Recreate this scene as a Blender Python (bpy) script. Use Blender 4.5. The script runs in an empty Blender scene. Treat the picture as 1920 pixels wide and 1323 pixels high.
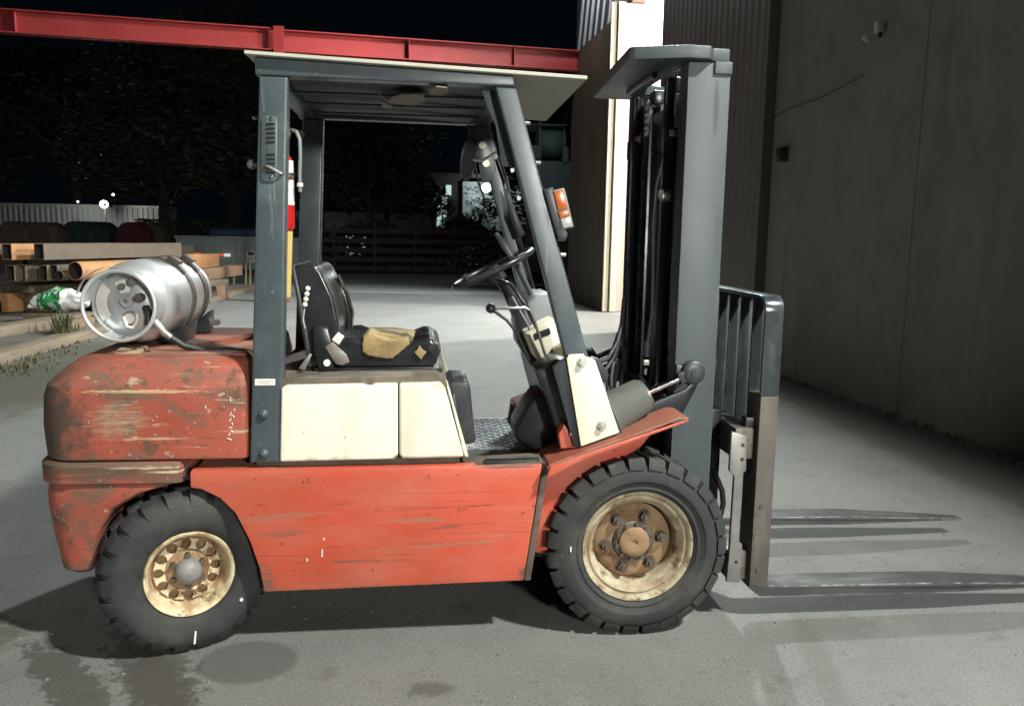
import bpy, bmesh, math, random
from mathutils import Vector, Matrix, noise
random.seed(7)
sc = bpy.context.scene
COL = sc.collection
PI = math.pi
def rad(a): return math.radians(a)

# ------------------------------------------------------------------ camera
cam_d = bpy.data.cameras.new('camera'); cam = bpy.data.objects.new('camera', cam_d); COL.objects.link(cam)
CW, CYAW, CPITCH, CROLL = 1540.7, -0.1138, -0.1431, 0.0168
cam_d.sensor_width = 36.0; cam_d.lens = 36.0 * CW / 1920.0; cam_d.clip_end = 600; cam_d.clip_start = .05
def cam_axes():
    fwd = Vector((-math.sin(CYAW), math.cos(CYAW), 0)); rt = Vector((math.cos(CYAW), math.sin(CYAW), 0)); up = Vector((0, 0, 1))
    f = fwd*math.cos(CPITCH) + up*math.sin(CPITCH); u = up*math.cos(CPITCH) - fwd*math.sin(CPITCH)
    return rt*math.cos(CROLL) + u*math.sin(CROLL), u*math.cos(CROLL) - rt*math.sin(CROLL), f
_r, _u, _f = cam_axes()
cm = Matrix((( _r.x, _u.x, -_f.x, -0.7905), (_r.y, _u.y, -_f.y, -3.364), (_r.z, _u.z, -_f.z, 1.4677), (0, 0, 0, 1)))
cam.matrix_world = cm
sc.camera = cam

# ------------------------------------------------------------------ world (night), exposure
wd = bpy.data.worlds.new('World'); sc.world = wd; wd.use_nodes = True
nt = wd.node_tree; bg = nt.nodes['Background']
sky = nt.nodes.new('ShaderNodeTexSky'); sky.sky_type = 'NISHITA'; sky.sun_disc = False
sky.sun_elevation = rad(-4.0); sky.sun_rotation = rad(200)
hs = nt.nodes.new('ShaderNodeMixRGB'); hs.blend_type = 'MIX'; hs.inputs[0].default_value = .85
hs.inputs[2].default_value = (.012, .026, .042, 1)
nt.links.new(sky.outputs[0], hs.inputs[1]); nt.links.new(hs.outputs[0], bg.inputs[0])
bg.inputs[1].default_value = .075
sc.view_settings.view_transform = 'Standard'; sc.view_settings.look = 'None'
sc.view_settings.exposure = 0.0; sc.view_settings.gamma = 1.0; sc.view_settings.use_curve_mapping = False
try:
    sc.cycles.max_bounces = 4; sc.cycles.sample_clamp_indirect = 4
except Exception: pass

# yard floodlights and added fill lights: (position, target, watts, colour, spot angle, radius)
FLOODS = [
    ((3.95, -4.9, 8.2), (-1.6, 1.0, 0.0), 7500, (.98, 1.0, .93), 82, .30),
    ((3.19, 10.6, 8.3), (-2.2, 8.6, 0.0), 8600, (.90, 1.0, .99), 120, .32),
    ((3.05, -12.0, 3.6), (-1.3, 0.0, 0.3), 4100, (1.0, .99, .93), 41, .45),  # added fill behind the camera, lifts the truck's shadows
    ((-15.0, -3.5, 3.3), (3.0, 2.5, 1.6), 800, (1.0, .98, .92), 50, .8),  # added fill from the left, brightens the dark wall
]

# ------------------------------------------------------------------ mesh helpers
WM = {}
class MB:
    def __init__(self, m=None): self.v = []; self.f = []; self.m = m or Matrix()
    def add(self, vs, fs):
        o = len(self.v); self.v += [tuple(self.m @ Vector(p)) for p in vs]; self.f += [tuple(i + o for i in q) for q in fs]; return self
    def box(self, x0, x1, y0, y1, z0, z1):
        return self.add([(x0,y0,z0),(x1,y0,z0),(x1,y1,z0),(x0,y1,z0),(x0,y0,z1),(x1,y0,z1),(x1,y1,z1),(x0,y1,z1)],
                        [(0,3,2,1),(4,5,6,7),(0,1,5,4),(1,2,6,5),(2,3,7,6),(3,0,4,7)])
    def obox(self, c, s, rot=None):
        m = Matrix.Translation(c) @ (rot.to_4x4() if rot else Matrix()); h = [a/2 for a in s]; o = self.m; self.m = o @ m
        self.box(-h[0], h[0], -h[1], h[1], -h[2], h[2]); self.m = o; return self
    def prism(self, pts, ax, a, b):
        n = len(pts)
        def P(p, t): return {'y': (p[0], t, p[1]), 'z': (p[0], p[1], t), 'x': (t, p[0], p[1])}[ax]
        vs = [P(p, a) for p in pts] + [P(p, b) for p in pts]
        return self.add(vs, [tuple(range(n)), tuple(range(2*n-1, n-1, -1))] + [(i, i+n, (i+1) % n + n, (i+1) % n) for i in range(n)])
    def bar(self, p, q, w, h, up=(0,0,1)):
        p = Vector(p); q = Vector(q); d = (q-p).normalized(); s = d.cross(Vector(up)).normalized(); u = s.cross(d)
        vs = []
        for e in (p, q):
            for a, b in ((-1,-1),(1,-1),(1,1),(-1,1)): vs.append(tuple(e + s*a*w/2 + u*b*h/2))
        return self.add(vs, [(0,1,2,3),(7,6,5,4),(0,4,5,1),(1,5,6,2),(2,6,7,3),(3,7,4,0)])
    def tube(self, path, r, n=10, caps=True, closed=False):
        path = [Vector(p) for p in path]; k = len(path); rs = r if isinstance(r, (list, tuple)) else [r]*k
        vs = []; fs = []; prev = None
        for i, p in enumerate(path):
            if closed: d = path[(i+1) % k] - path[i-1]
            else: d = path[min(i+1, k-1)] - path[max(i-1, 0)]
            d.normalize()
            if prev is None:
                a = Vector((0,0,1)) if abs(d.z) < .9 else Vector((1,0,0)); s = d.cross(a).normalized()
            else: s = (prev - d*prev.dot(d)).normalized()
            prev = s; u = d.cross(s)
            for j in range(n):
                t = 2*PI*j/n; vs.append(tuple(p + (s*math.cos(t) + u*math.sin(t))*rs[i]))
        for i in range(k if closed else k-1):
            for j in range(n):
                a = i*n + j; b = i*n + (j+1) % n; c = ((i+1) % k)*n + (j+1) % n; d = ((i+1) % k)*n + j
                fs.append((a, b, c, d))
        if caps and not closed: fs += [tuple(range(n-1, -1, -1)), tuple(range((k-1)*n, k*n))]
        return self.add(vs, fs)
    def lathe(self, prof, n=32, c=(0,0,0), ax='y', a0=0, a1=2*PI, close=False):
        # prof: (r, t) along axis
        vs = []; fs = []; full = abs(a1-a0-2*PI) < 1e-6; m = n if full else n+1; k = len(prof)
        for i in range(m):
            t = a0 + (a1-a0)*i/n; co, si = math.cos(t), math.sin(t)
            for r, y in prof:
                p = {'y': (r*co, y, r*si), 'z': (r*co, r*si, y), 'x': (y, r*co, r*si)}[ax]
                vs.append((p[0]+c[0], p[1]+c[1], p[2]+c[2]))
        for i in range(n):
            i2 = (i+1) % m
            for j in range(k if close else k-1):
                j2 = (j+1) % k
                fs.append((i*k+j, i*k+j2, i2*k+j2, i2*k+j))
        return self.add(vs, fs)
    def cyl(self, p, q, r, n=16): return self.tube([p, q], r, n)
    def loft(self, loops, cap=True):
        n = len(loops[0]); vs = [p for l in loops for p in l]; fs = []
        for i in range(len(loops)-1):
            for j in range(n):
                fs.append((i*n+j, i*n+(j+1) % n, (i+1)*n+(j+1) % n, (i+1)*n+j))
        if cap: fs += [tuple(range(n-1, -1, -1)), tuple(range((len(loops)-1)*n, len(loops)*n))]
        return self.add(vs, fs)
    def build(self, name, mat, parent=None, bevel=0, seg=2, smooth=40, weld=0, sub=0, disp=None):
        me = bpy.data.meshes.new(name)
        xs = list(zip(*self.v)); c = Vector([(min(a)+max(a))/2 for a in xs])
        me.from_pydata([tuple(Vector(p)-c) for p in self.v], [], self.f)
        bm = bmesh.new(); bm.from_mesh(me)
        if weld: bmesh.ops.remove_doubles(bm, verts=bm.verts, dist=weld)
        bmesh.ops.recalc_face_normals(bm, faces=bm.faces)
        if bevel:
            ed = [e for e in bm.edges if len(e.link_faces) == 2 and e.calc_face_angle(0) > rad(28)]
            bmesh.ops.bevel(bm, geom=ed, offset=bevel, segments=seg, affect='EDGES', profile=.6, clamp_overlap=True)
        if sub: bmesh.ops.subdivide_edges(bm, edges=bm.edges, cuts=sub, use_grid_fill=True)
        if disp:
            for v in bm.verts: v.co += disp(v.co + c)
        bm.to_mesh(me); bm.free()
        if smooth:
            me.polygons.foreach_set('use_smooth', [True]*len(me.polygons)); me.set_sharp_from_angle(angle=rad(smooth))
        me.materials.append(mat)
        o = bpy.data.objects.new(name, me); COL.objects.link(o)
        place(o, c, parent); return o
def place(o, c, parent=None, rot=None):
    o.location = c
    if rot is not None: o.rotation_euler = rot
    WM[o] = Matrix.Translation(c)
    if parent is not None:
        o.parent = parent; o.matrix_parent_inverse = WM[parent].inverted()
def empty(name, loc, label=None, cat=None, group=None):
    o = bpy.data.objects.new(name, None); COL.objects.link(o); o.location = loc; o.empty_display_size = .1
    WM[o] = Matrix.Translation(loc); tag(o, label, cat, group); return o
def tag(o, label=None, cat=None, group=None, kind=None):
    if label: o['label'] = label
    if cat: o['category'] = cat
    if group: o['group'] = group
    if kind: o['kind'] = kind
    return o
def share(src, name, c, parent=None, rot=None, scale=None):
    o = bpy.data.objects.new(name, src.data); COL.objects.link(o); place(o, c, parent, rot)
    if scale: o.scale = scale
    return o
def RZ(a): return Matrix.Rotation(a, 3, 'Z')
def RY(a): return Matrix.Rotation(a, 3, 'Y')
def RX(a): return Matrix.Rotation(a, 3, 'X')
def arc(cx, cz, r, a0, a1, n): return [(cx + r*math.cos(a0+(a1-a0)*i/n), cz + r*math.sin(a0+(a1-a0)*i/n)) for i in range(n+1)]

# ------------------------------------------------------------------ materials
def mat(name, col, rough=.5, metal=0., var=.12, vscale=5., layers=(), spots=(), bump=(0, 0), edge=None, spec=.5, coat=0., emit=None, stretch=(1,1,1), trans=0.):
    m = bpy.data.materials.new(name); m.use_nodes = True; N = m.node_tree.nodes; L = m.node_tree.links
    b = N['Principled BSDF']
    tc = N.new('ShaderNodeTexCoord'); geo = N.new('ShaderNodeNewGeometry')
    def noise_(scale, st=(1,1,1), detail=6., rgh=.6, dist=0., off=(0,0,0)):
        mp = N.new('ShaderNodeMapping'); mp.inputs['Scale'].default_value = st; mp.inputs['Location'].default_value = off
        L.new(geo.outputs['Position'], mp.inputs[0])
        t = N.new('ShaderNodeTexNoise'); t.inputs['Scale'].default_value = scale; t.inputs['Detail'].default_value = detail
        t.inputs['Roughness'].default_value = rgh; t.inputs['Distortion'].default_value = dist
        L.new(mp.outputs[0], t.inputs['Vector']); return t.outputs['Fac']
    def ramp(src, lo, hi):
        r = N.new('ShaderNodeMapRange'); r.inputs['From Min'].default_value = lo; r.inputs['From Max'].default_value = hi; r.clamp = True
        L.new(src, r.inputs['Value']); return r.outputs[0]
    def math_(op, a, bb):
        n = N.new('ShaderNodeMath'); n.operation = op; n.use_clamp = op in ('ADD',)
        for i, x in enumerate((a, bb)):
            if isinstance(x, (int, float)): n.inputs[i].default_value = x
            else: L.new(x, n.inputs[i])
        return n.outputs[0]
    def mixc(fac, a, bcol):
        x = N.new('ShaderNodeMixRGB')
        L.new(fac, x.inputs[0])
        if isinstance(a, tuple): x.inputs[1].default_value = (*a[:3], 1)
        else: L.new(a, x.inputs[1])
        if isinstance(bcol, tuple): x.inputs[2].default_value = (*bcol[:3], 1)
        else: L.new(bcol, x.inputs[2])
        return x.outputs[0]
    def mixf(fac, a, bv):
        x = N.new('ShaderNodeMix'); x.data_type = 'FLOAT'; L.new(fac, x.inputs[0])
        for i, vv in ((2, a), (3, bv)):
            if isinstance(vv, (int, float)): x.inputs[i].default_value = vv
            else: L.new(vv, x.inputs[i])
        return x.outputs[0]
    n1 = ramp(noise_(vscale, stretch), .25, .75)
    cc = mixc(n1, tuple(max(0, a*(1-var)) for a in col), tuple(min(1, a*(1+var)) for a in col))
    rr = mixf(n1, max(.02, rough-.06), min(1, rough+.08)); mm = metal
    for i, ly in enumerate(layers):
        k = ramp(noise_(ly.get('scale', 5), ly.get('st', (1,1,1)), ly.get('detail', 7), ly.get('rgh', .65), ly.get('dist', 0), (i*7.3+1.7, i*3.1, i*5.7)), ly['lo'], ly['hi'])
        if 'amt' in ly: k = math_('MULTIPLY', k, ly['amt'])
        if 'zr' in ly:
            sp = N.new('ShaderNodeSeparateXYZ'); L.new(geo.outputs['Position'], sp.inputs[0])
            k = math_('MULTIPLY', k, ramp(sp.outputs[2], ly['zr'][0], ly['zr'][1]))
        if 'up' in ly:
            sp = N.new('ShaderNodeSeparateXYZ'); L.new(geo.outputs['Normal'], sp.inputs[0])
            k = math_('MULTIPLY', k, ramp(sp.outputs[2], .3, .9))
        cc = mixc(k, cc, ly['col'])
        if 'rough' in ly: rr = mixf(k, rr, ly['rough'])
        if 'metal' in ly: mm = mixf(k, mm, ly['metal'])
    for i, s in enumerate(spots):   # stains and patches with a shape of their own: centre, radii, colour, amount, raggedness
        mp = N.new('ShaderNodeVectorMath'); mp.operation = 'SUBTRACT'; L.new(geo.outputs['Position'], mp.inputs[0]); mp.inputs[1].default_value = s['c']
        rt_ = N.new('ShaderNodeVectorRotate'); rt_.inputs['Axis'].default_value = s.get('ax', (0,0,1)); rt_.inputs['Angle'].default_value = s.get('a', 0)
        L.new(mp.outputs[0], rt_.inputs[0])
        dv = N.new('ShaderNodeVectorMath'); dv.operation = 'DIVIDE'; L.new(rt_.outputs[0], dv.inputs[0]); dv.inputs[1].default_value = s['r']
        ln = N.new('ShaderNodeVectorMath'); ln.operation = 'LENGTH'; L.new(dv.outputs[0], ln.inputs[0])
        d = ln.outputs['Value']
        if s.get('rag', .5): d = math_('ADD', d, 0) if False else math_('SUBTRACT', d, math_('MULTIPLY', math_('SUBTRACT', noise_(s.get('ns', 14)*s.get('nm', 1), s.get('nst', (1,1,1)), 6, .7, 0, (i*2.3, i*1.9, 0)), .5), s.get('rag', .5)*2*s.get('rm', 1)))
        e = s.get('soft', .25)
        k = math_('SUBTRACT', 1, ramp(d, 1-e, 1+e*.2)); k = math_('MULTIPLY', k, s.get('amt', 1))
        if s.get('brk'): k = math_('MULTIPLY', k, ramp(noise_(s['brk'], (.25,.25,3), 5, .7, 0, (i*4.1, 0, i*1.3)), .36, .56))
        cc = mixc(k, cc, s['col'])
        if 'rough' in s: rr = mixf(k, rr, s['rough'])
    if edge:
        bv = N.new('ShaderNodeBevel'); bv.samples = 4; bv.inputs['Radius'].default_value = edge[0]
        dt = N.new('ShaderNodeVectorMath'); dt.operation = 'DOT_PRODUCT'; L.new(bv.outputs[0], dt.inputs[0]); L.new(geo.outputs['Normal'], dt.inputs[1])
        e = ramp(dt.outputs['Value'], .995, .93)
        e = math_('MULTIPLY', e, ramp(noise_(22, detail=5), .42, .6))
        cc = mixc(e, cc, edge[1]); rr = mixf(e, rr, .6)
    L.new(cc, b.inputs['Base Color']) if not isinstance(cc, tuple) else None
    L.new(rr, b.inputs['Roughness'])
    if isinstance(mm, (int, float)): b.inputs['Metallic'].default_value = mm
    else: L.new(mm, b.inputs['Metallic'])
    b.inputs['Specular IOR Level'].default_value = spec; b.inputs['Coat Weight'].default_value = coat
    b.inputs['Transmission Weight'].default_value = trans
    if bump[1]:
        bp = N.new('ShaderNodeBump'); bp.inputs['Strength'].default_value = bump[1]; bp.inputs['Distance'].default_value = bump[2] if len(bump) > 2 else .004
        L.new(noise_(bump[0], detail=5), bp.inputs['Height']); L.new(bp.outputs[0], b.inputs['Normal'])
    if emit: b.inputs['Emission Color'].default_value = (*emit[:3], 1); b.inputs['Emission Strength'].default_value = emit[3]
    return m
RUST = (.10, .042, .018); DIRT = (.085, .070, .052)
S_H = (.35, .35, 9)      # horizontal streaks
M = {}
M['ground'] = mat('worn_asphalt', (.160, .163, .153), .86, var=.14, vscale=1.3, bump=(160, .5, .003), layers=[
    dict(col=(.10,.102,.096), scale=.55, lo=.5, hi=.72, amt=.7),
    dict(col=(.22,.22,.205), scale=2.2, lo=.58, hi=.75, amt=.5),
    dict(col=(.07,.07,.066), scale=95, lo=.52, hi=.66, amt=.7, detail=3),
    dict(col=(.33,.32,.29), scale=130, lo=.60, hi=.70, amt=.6, detail=2),
    dict(col=(.03,.03,.03), scale=32, lo=.69, hi=.73, amt=.7, detail=3),
    dict(col=(.085,.08,.07), scale=7, lo=.56, hi=.72, amt=.6)],
  spots=[
    dict(c=(-1.375,-.635,0), r=(.175,.15,9), col=(.075,.075,.07), amt=.8, rag=.04, soft=.12, a=.1),  # soft dark ellipse on the ground
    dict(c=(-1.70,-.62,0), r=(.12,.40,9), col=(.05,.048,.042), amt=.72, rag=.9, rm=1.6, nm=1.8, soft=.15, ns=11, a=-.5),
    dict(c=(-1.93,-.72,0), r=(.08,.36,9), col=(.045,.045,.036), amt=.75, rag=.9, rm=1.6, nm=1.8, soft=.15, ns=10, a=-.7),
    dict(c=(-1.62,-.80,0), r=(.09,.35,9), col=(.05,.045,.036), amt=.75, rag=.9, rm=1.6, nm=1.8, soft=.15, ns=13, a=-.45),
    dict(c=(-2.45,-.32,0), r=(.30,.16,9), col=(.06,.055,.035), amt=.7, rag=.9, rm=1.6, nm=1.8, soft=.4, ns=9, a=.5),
    dict(c=(-.75,-.86,0), r=(.09,.05,9), col=(.06,.058,.052), amt=.7, rag=.9, soft=.4, ns=24),
    dict(c=(.62,-.75,0), r=(.06,.42,9), col=(.10,.098,.086), amt=.6, rag=.4, soft=.4, ns=9, a=.25),
    dict(c=(-2.55,2.2,0), r=(.45,.5,9), col=(.07,.068,.06), amt=.6, rag=.9, rm=1.6, nm=1.8, soft=.4, ns=4),
    dict(c=(-4.6,5.6,0), r=(.7,2.6,9), col=(.06,.058,.035), amt=.85, rag=.5, soft=.3, ns=3, a=-.18),
    dict(c=(-7.5,9.0,0), r=(2.3,5.5,9), col=(.075,.068,.048), amt=.8, rag=.5, soft=.3, ns=2, a=-.25),
    dict(c=(2.85,1.5,0), r=(.42,6,9), col=(.07,.066,.055), amt=.8, rag=.5, soft=.4, ns=5),
  ])
M['slab'] = mat('pale_concrete', (.27,.29,.265), .85, var=.12, vscale=.8, bump=(90,.3,.002), layers=[dict(col=(.2,.2,.185), scale=1.5, lo=.52, hi=.7, amt=.6)])
RED = (.50, .078, .042)
M['red'] = mat('faded_orange_red_paint', RED, .34, var=.10, vscale=3, spec=.5, layers=[
    dict(col=(.50,.15,.095), scale=2.4, st=(1,1,2.2), lo=.42, hi=.68, amt=.6, rough=.5),
    dict(col=(.30,.13,.075), scale=1.6, st=(.8,.8,14), lo=.60, hi=.69, amt=.75, rough=.65),
    dict(col=(.10,.05,.03), scale=2.6, st=(1.1,1.1,24), lo=.66, hi=.70, amt=.75, rough=.7),
    dict(col=(.13,.035,.018), scale=26, lo=.67, hi=.71, amt=.8, detail=3),
    dict(col=(.22,.045,.03), scale=5, st=(.3,.3,30), lo=.60, hi=.66, amt=.55, rough=.6),
    dict(col=(.55,.28,.20), scale=6, st=(.2,.2,60), lo=.66, hi=.69, amt=.7, rough=.6),
    dict(col=(.06,.03,.02), scale=60, lo=.70, hi=.73, amt=.8, detail=2),
    dict(col=DIRT, scale=6, lo=.45, hi=.75, amt=.45, zr=(.34,.2), rough=.8)],
  spots=[
    dict(c=(-1.27,-.55,.485), r=(.17,.3,.014), col=(.30,.15,.09), amt=.85, rag=.35, ns=9, nm=3.5, rm=2.0, brk=26, soft=.5, ax=(0,1,0), a=.08, rough=.7),
    dict(c=(-1.26,-.55,.425), r=(.10,.3,.013), col=(.15,.09,.065), amt=.85, rag=.4, ns=10, nm=3.5, rm=2.0, brk=26, soft=.5, ax=(0,1,0), a=.05, rough=.7),
    dict(c=(-.80,-.55,.463), r=(.115,.3,.009), col=(.28,.14,.075), amt=.9, rag=.15, ns=14, nm=3.5, rm=2.0, brk=26, soft=.3, rough=.7),
    dict(c=(-.70,-.55,.435), r=(.075,.3,.006), col=(.13,.07,.05), amt=.9, rag=.45, ns=20, nm=3.5, rm=2.0, brk=26, soft=.4, ax=(0,1,0), a=.06, rough=.7),
    dict(c=(-.72,-.55,.505), r=(.27,.3,.003), col=(.10,.03,.02), amt=.9, rag=.5, ns=16, nm=3.5, rm=2.0, brk=26, soft=.5, ax=(0,1,0), a=.035, rough=.7),
    dict(c=(-.75,-.55,.365), r=(.33,.3,.009), col=(.30,.15,.08), amt=.8, rag=.4, ns=12, nm=3.5, rm=2.0, brk=26, soft=.5, ax=(0,1,0), a=.05, rough=.7),
    dict(c=(-1.02,-.55,.315), r=(.20,.3,.006), col=(.17,.08,.045), amt=.85, rag=.6, ns=14, nm=3.5, rm=2.0, brk=26, soft=.4, rough=.7),
    dict(c=(-.87,-.55,.335), r=(.06,.3,.006), col=(.15,.07,.04), amt=.85, rag=.6, ns=18, nm=3.5, rm=2.0, brk=26, soft=.4, rough=.7),
    dict(c=(-1.33,-.55,.24), r=(.035,.3,.09), col=(.13,.10,.075), amt=.9, rag=.5, ns=18, nm=3.5, rm=2.0, brk=26, soft=.4, rough=.8),
    dict(c=(-.405,-.55,.24), r=(.03,.3,.055), col=(.07,.055,.045), amt=.9, rag=.4, ns=18, nm=3.5, rm=2.0, brk=26, soft=.4, rough=.8),
    dict(c=(-.47,-.55,.652), r=(.11,.3,.010), col=(.05,.055,.05), amt=.85, rag=.3, ns=14, nm=3.5, rm=2.0, brk=26, soft=.4, rough=.6)],
  edge=(.006, (.16,.09,.06)))
M['cw'] = mat('chipped_counterweight_paint', (.32, .066, .037), .52, var=.16, vscale=4, bump=(30,.25,.004), layers=[
    dict(col=(.25,.065,.04), scale=2.2, lo=.48, hi=.66, amt=.7, rough=.7),
    dict(col=(.13,.07,.045), scale=3.0, st=(1,1,1.6), lo=.54, hi=.60, amt=.85, rough=.8),
    dict(col=(.09,.05,.032), scale=13, lo=.585, hi=.62, amt=.8, rough=.85, detail=5),
    dict(col=(.40,.31,.22), scale=17, st=(1,1,1.8), lo=.645, hi=.665, amt=.8, rough=.6, detail=5),
    dict(col=(.42,.33,.24), scale=3.4, st=(1.0,1.0,17), lo=.635, hi=.665, amt=.8, rough=.6),
    dict(col=(.11,.06,.035), scale=5, st=(1,1,9), lo=.63, hi=.68, amt=.8, rough=.8),
    dict(col=(.38,.15,.035), scale=3, lo=.64, hi=.72, amt=.6),
    dict(col=(.50,.40,.30), scale=9, st=(.25,.25,40), lo=.655, hi=.675, amt=.85, rough=.6),
    dict(col=(.06,.04,.028), scale=6, st=(.4,.4,22), lo=.64, hi=.68, amt=.8, rough=.8),
    dict(col=(.45,.35,.28), scale=45, lo=.71, hi=.73, amt=.8, detail=2),
    dict(col=(.14,.09,.065), scale=3, lo=.38, hi=.62, amt=.8, up=1, rough=.8),
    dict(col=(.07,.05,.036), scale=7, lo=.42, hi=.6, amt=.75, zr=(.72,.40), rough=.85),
    dict(col=(.07,.045,.03), scale=30, lo=.62, hi=.68, amt=.8, detail=4)],
  spots=[
    dict(c=(-1.70,-.53,.905), r=(.10,.3,.016), col=(.10,.085,.06), amt=.9, rag=.6, ns=22, nm=3.5, rm=2.0, brk=26, soft=.3, ax=(0,1,0), a=-.22, rough=.8),
    dict(c=(-1.61,-.53,.862), r=(.055,.3,.013), col=(.12,.08,.055), amt=.9, rag=.6, ns=22, nm=3.5, rm=2.0, brk=26, soft=.3, ax=(0,1,0), a=-.6, rough=.8),
    dict(c=(-1.72,-.53,.925), r=(.20,.3,.007), col=(.48,.36,.20), amt=.8, rag=.9, ns=20, nst=(.5,1,3), nm=3.5, rm=2.0, brk=26, soft=.4, rough=.6),
    dict(c=(-1.80,-.53,.83), r=(.09,.3,.06), col=(.33,.25,.16), amt=.8, rag=.9, ns=16, nst=(.4,1,5), nm=3.5, rm=2.0, brk=26, soft=.5, rough=.7),
    dict(c=(-2.05,-.50,.81), r=(.17,.5,.22), col=(.050,.034,.024), amt=.96, rag=.5, ns=24, rm=1.8, soft=.5, rough=.85),
    dict(c=(-1.92,-.53,.655), r=(.19,.5,.04), col=(.085,.06,.04), amt=.85, rag=.7, ns=16, nm=3.5, rm=2.0, brk=26, soft=.5, rough=.8),
    dict(c=(-1.72,-.53,.665), r=(.13,.3,.006), col=(.55,.47,.34), amt=.85, rag=.6, ns=18, nst=(.4,1,2), nm=3.5, rm=2.0, brk=26, soft=.4),
    dict(c=(-1.64,-.53,.648), r=(.09,.3,.005), col=(.55,.45,.30), amt=.8, rag=.6, ns=18, nst=(.4,1,2), nm=3.5, rm=2.0, brk=26, soft=.4),
    dict(c=(-1.74,-.53,.763), r=(.16,.3,.005), col=(.5,.38,.25), amt=.7, rag=.8, ns=18, nst=(.4,1,2), nm=3.5, rm=2.0, brk=26, soft=.4),
    dict(c=(-1.66,-.53,.81), r=(.03,.3,.006), col=(.55,.45,.35), amt=.8, rag=.6, ns=25, nm=3.5, rm=2.0, brk=26, soft=.3)],
  edge=(.02, (.12,.065,.04)))
M['cwdark'] = mat('grimy_inner_casting', (.13,.035,.022), .75, var=.25, vscale=6, layers=[dict(col=(.04,.03,.025), scale=4, lo=.45, hi=.65, amt=.8)])
M['redtop'] = mat('dusty_red_deck', (.30,.085,.05), .7, var=.2, vscale=5, layers=[dict(col=(.17,.12,.085), scale=4, lo=.38, hi=.6, amt=.85, rough=.85), dict(col=(.06,.055,.05), scale=7, lo=.55, hi=.7, amt=.7)])
M['fender'] = mat('dusty_red_fender', (.24,.065,.040), .55, var=.14, vscale=5, layers=[dict(col=(.26,.12,.075), scale=4, lo=.42, hi=.62, amt=.8, rough=.75), dict(col=(.12,.07,.05), scale=9, lo=.6, hi=.7, amt=.8)], edge=(.006,(.35,.25,.2)))
M['guard'] = mat('blue_grey_guard_paint', (.054,.070,.078), .33, var=.10, vscale=5, spec=.5, layers=[
    dict(col=(.11,.145,.16), scale=6, lo=.52, hi=.75, amt=.5, rough=.45),
    dict(col=(.030,.045,.052), scale=3, st=(2,2,.6), lo=.56, hi=.74, amt=.6),
    dict(col=(.10,.07,.05), scale=30, lo=.68, hi=.73, amt=.7, detail=3),
    dict(col=(.16,.19,.20), scale=9, st=(4,4,.25), lo=.63, hi=.68, amt=.5, rough=.5),
    dict(col=(.20,.21,.20), scale=70, lo=.69, hi=.72, amt=.7, detail=2)], edge=(.005, (.20,.21,.20)))
M['mast'] = mat('grey_green_mast_paint', (.050,.064,.069), .45, var=.12, vscale=4, layers=[
    dict(col=(.075,.092,.095), scale=3, st=(2,2,.5), lo=.5, hi=.75, amt=.5),
    dict(col=(.11,.125,.125), scale=9, st=(4,4,.25), lo=.62, hi=.68, amt=.5, rough=.55),
    dict(col=(.09,.055,.035), scale=34, lo=.68, hi=.72, amt=.7, detail=3),
    dict(col=(.035,.045,.05), scale=4, st=(3,3,.5), lo=.6, hi=.75, amt=.6)], spots=[
    dict(c=(.268,-.42,1.94), r=(.012,.3,.12), col=(.012,.013,.013), amt=.85, rag=.5, ns=30, nst=(2,1,.4), soft=.5)], edge=(.004,(.16,.18,.18)))
M['greasy'] = mat('greasy_black_steel', (.018,.021,.023), .30, .2, var=.3, vscale=8, layers=[dict(col=(.05,.055,.055), scale=9, lo=.58, hi=.72, amt=.6, rough=.5)])
M['blackpaint'] = mat('worn_black_paint', (.030,.036,.040), .38, var=.25, vscale=6, layers=[dict(col=(.09,.095,.09), scale=8, lo=.58, hi=.75, amt=.6, rough=.6)], edge=(.003,(.12,.12,.11)))
M['plastic'] = mat('black_moulded_plastic', (.028,.031,.034), .32, var=.2, vscale=7, layers=[dict(col=(.09,.085,.075), scale=5, lo=.55, hi=.75, amt=.55, rough=.7)])
M['vinyl'] = mat('cracked_black_vinyl', (.013,.015,.017), .24, var=.2, vscale=9, bump=(9,.10,.004), spec=.6, layers=[dict(col=(.05,.05,.046), scale=7, lo=.6, hi=.75, amt=.5, rough=.45)])
M['foam'] = mat('exposed_yellow_foam', (.30,.22,.095), .95, var=.2, vscale=10, bump=(80,.6,.004), layers=[dict(col=(.15,.105,.05), scale=9, lo=.45, hi=.65, amt=.8)])
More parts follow.
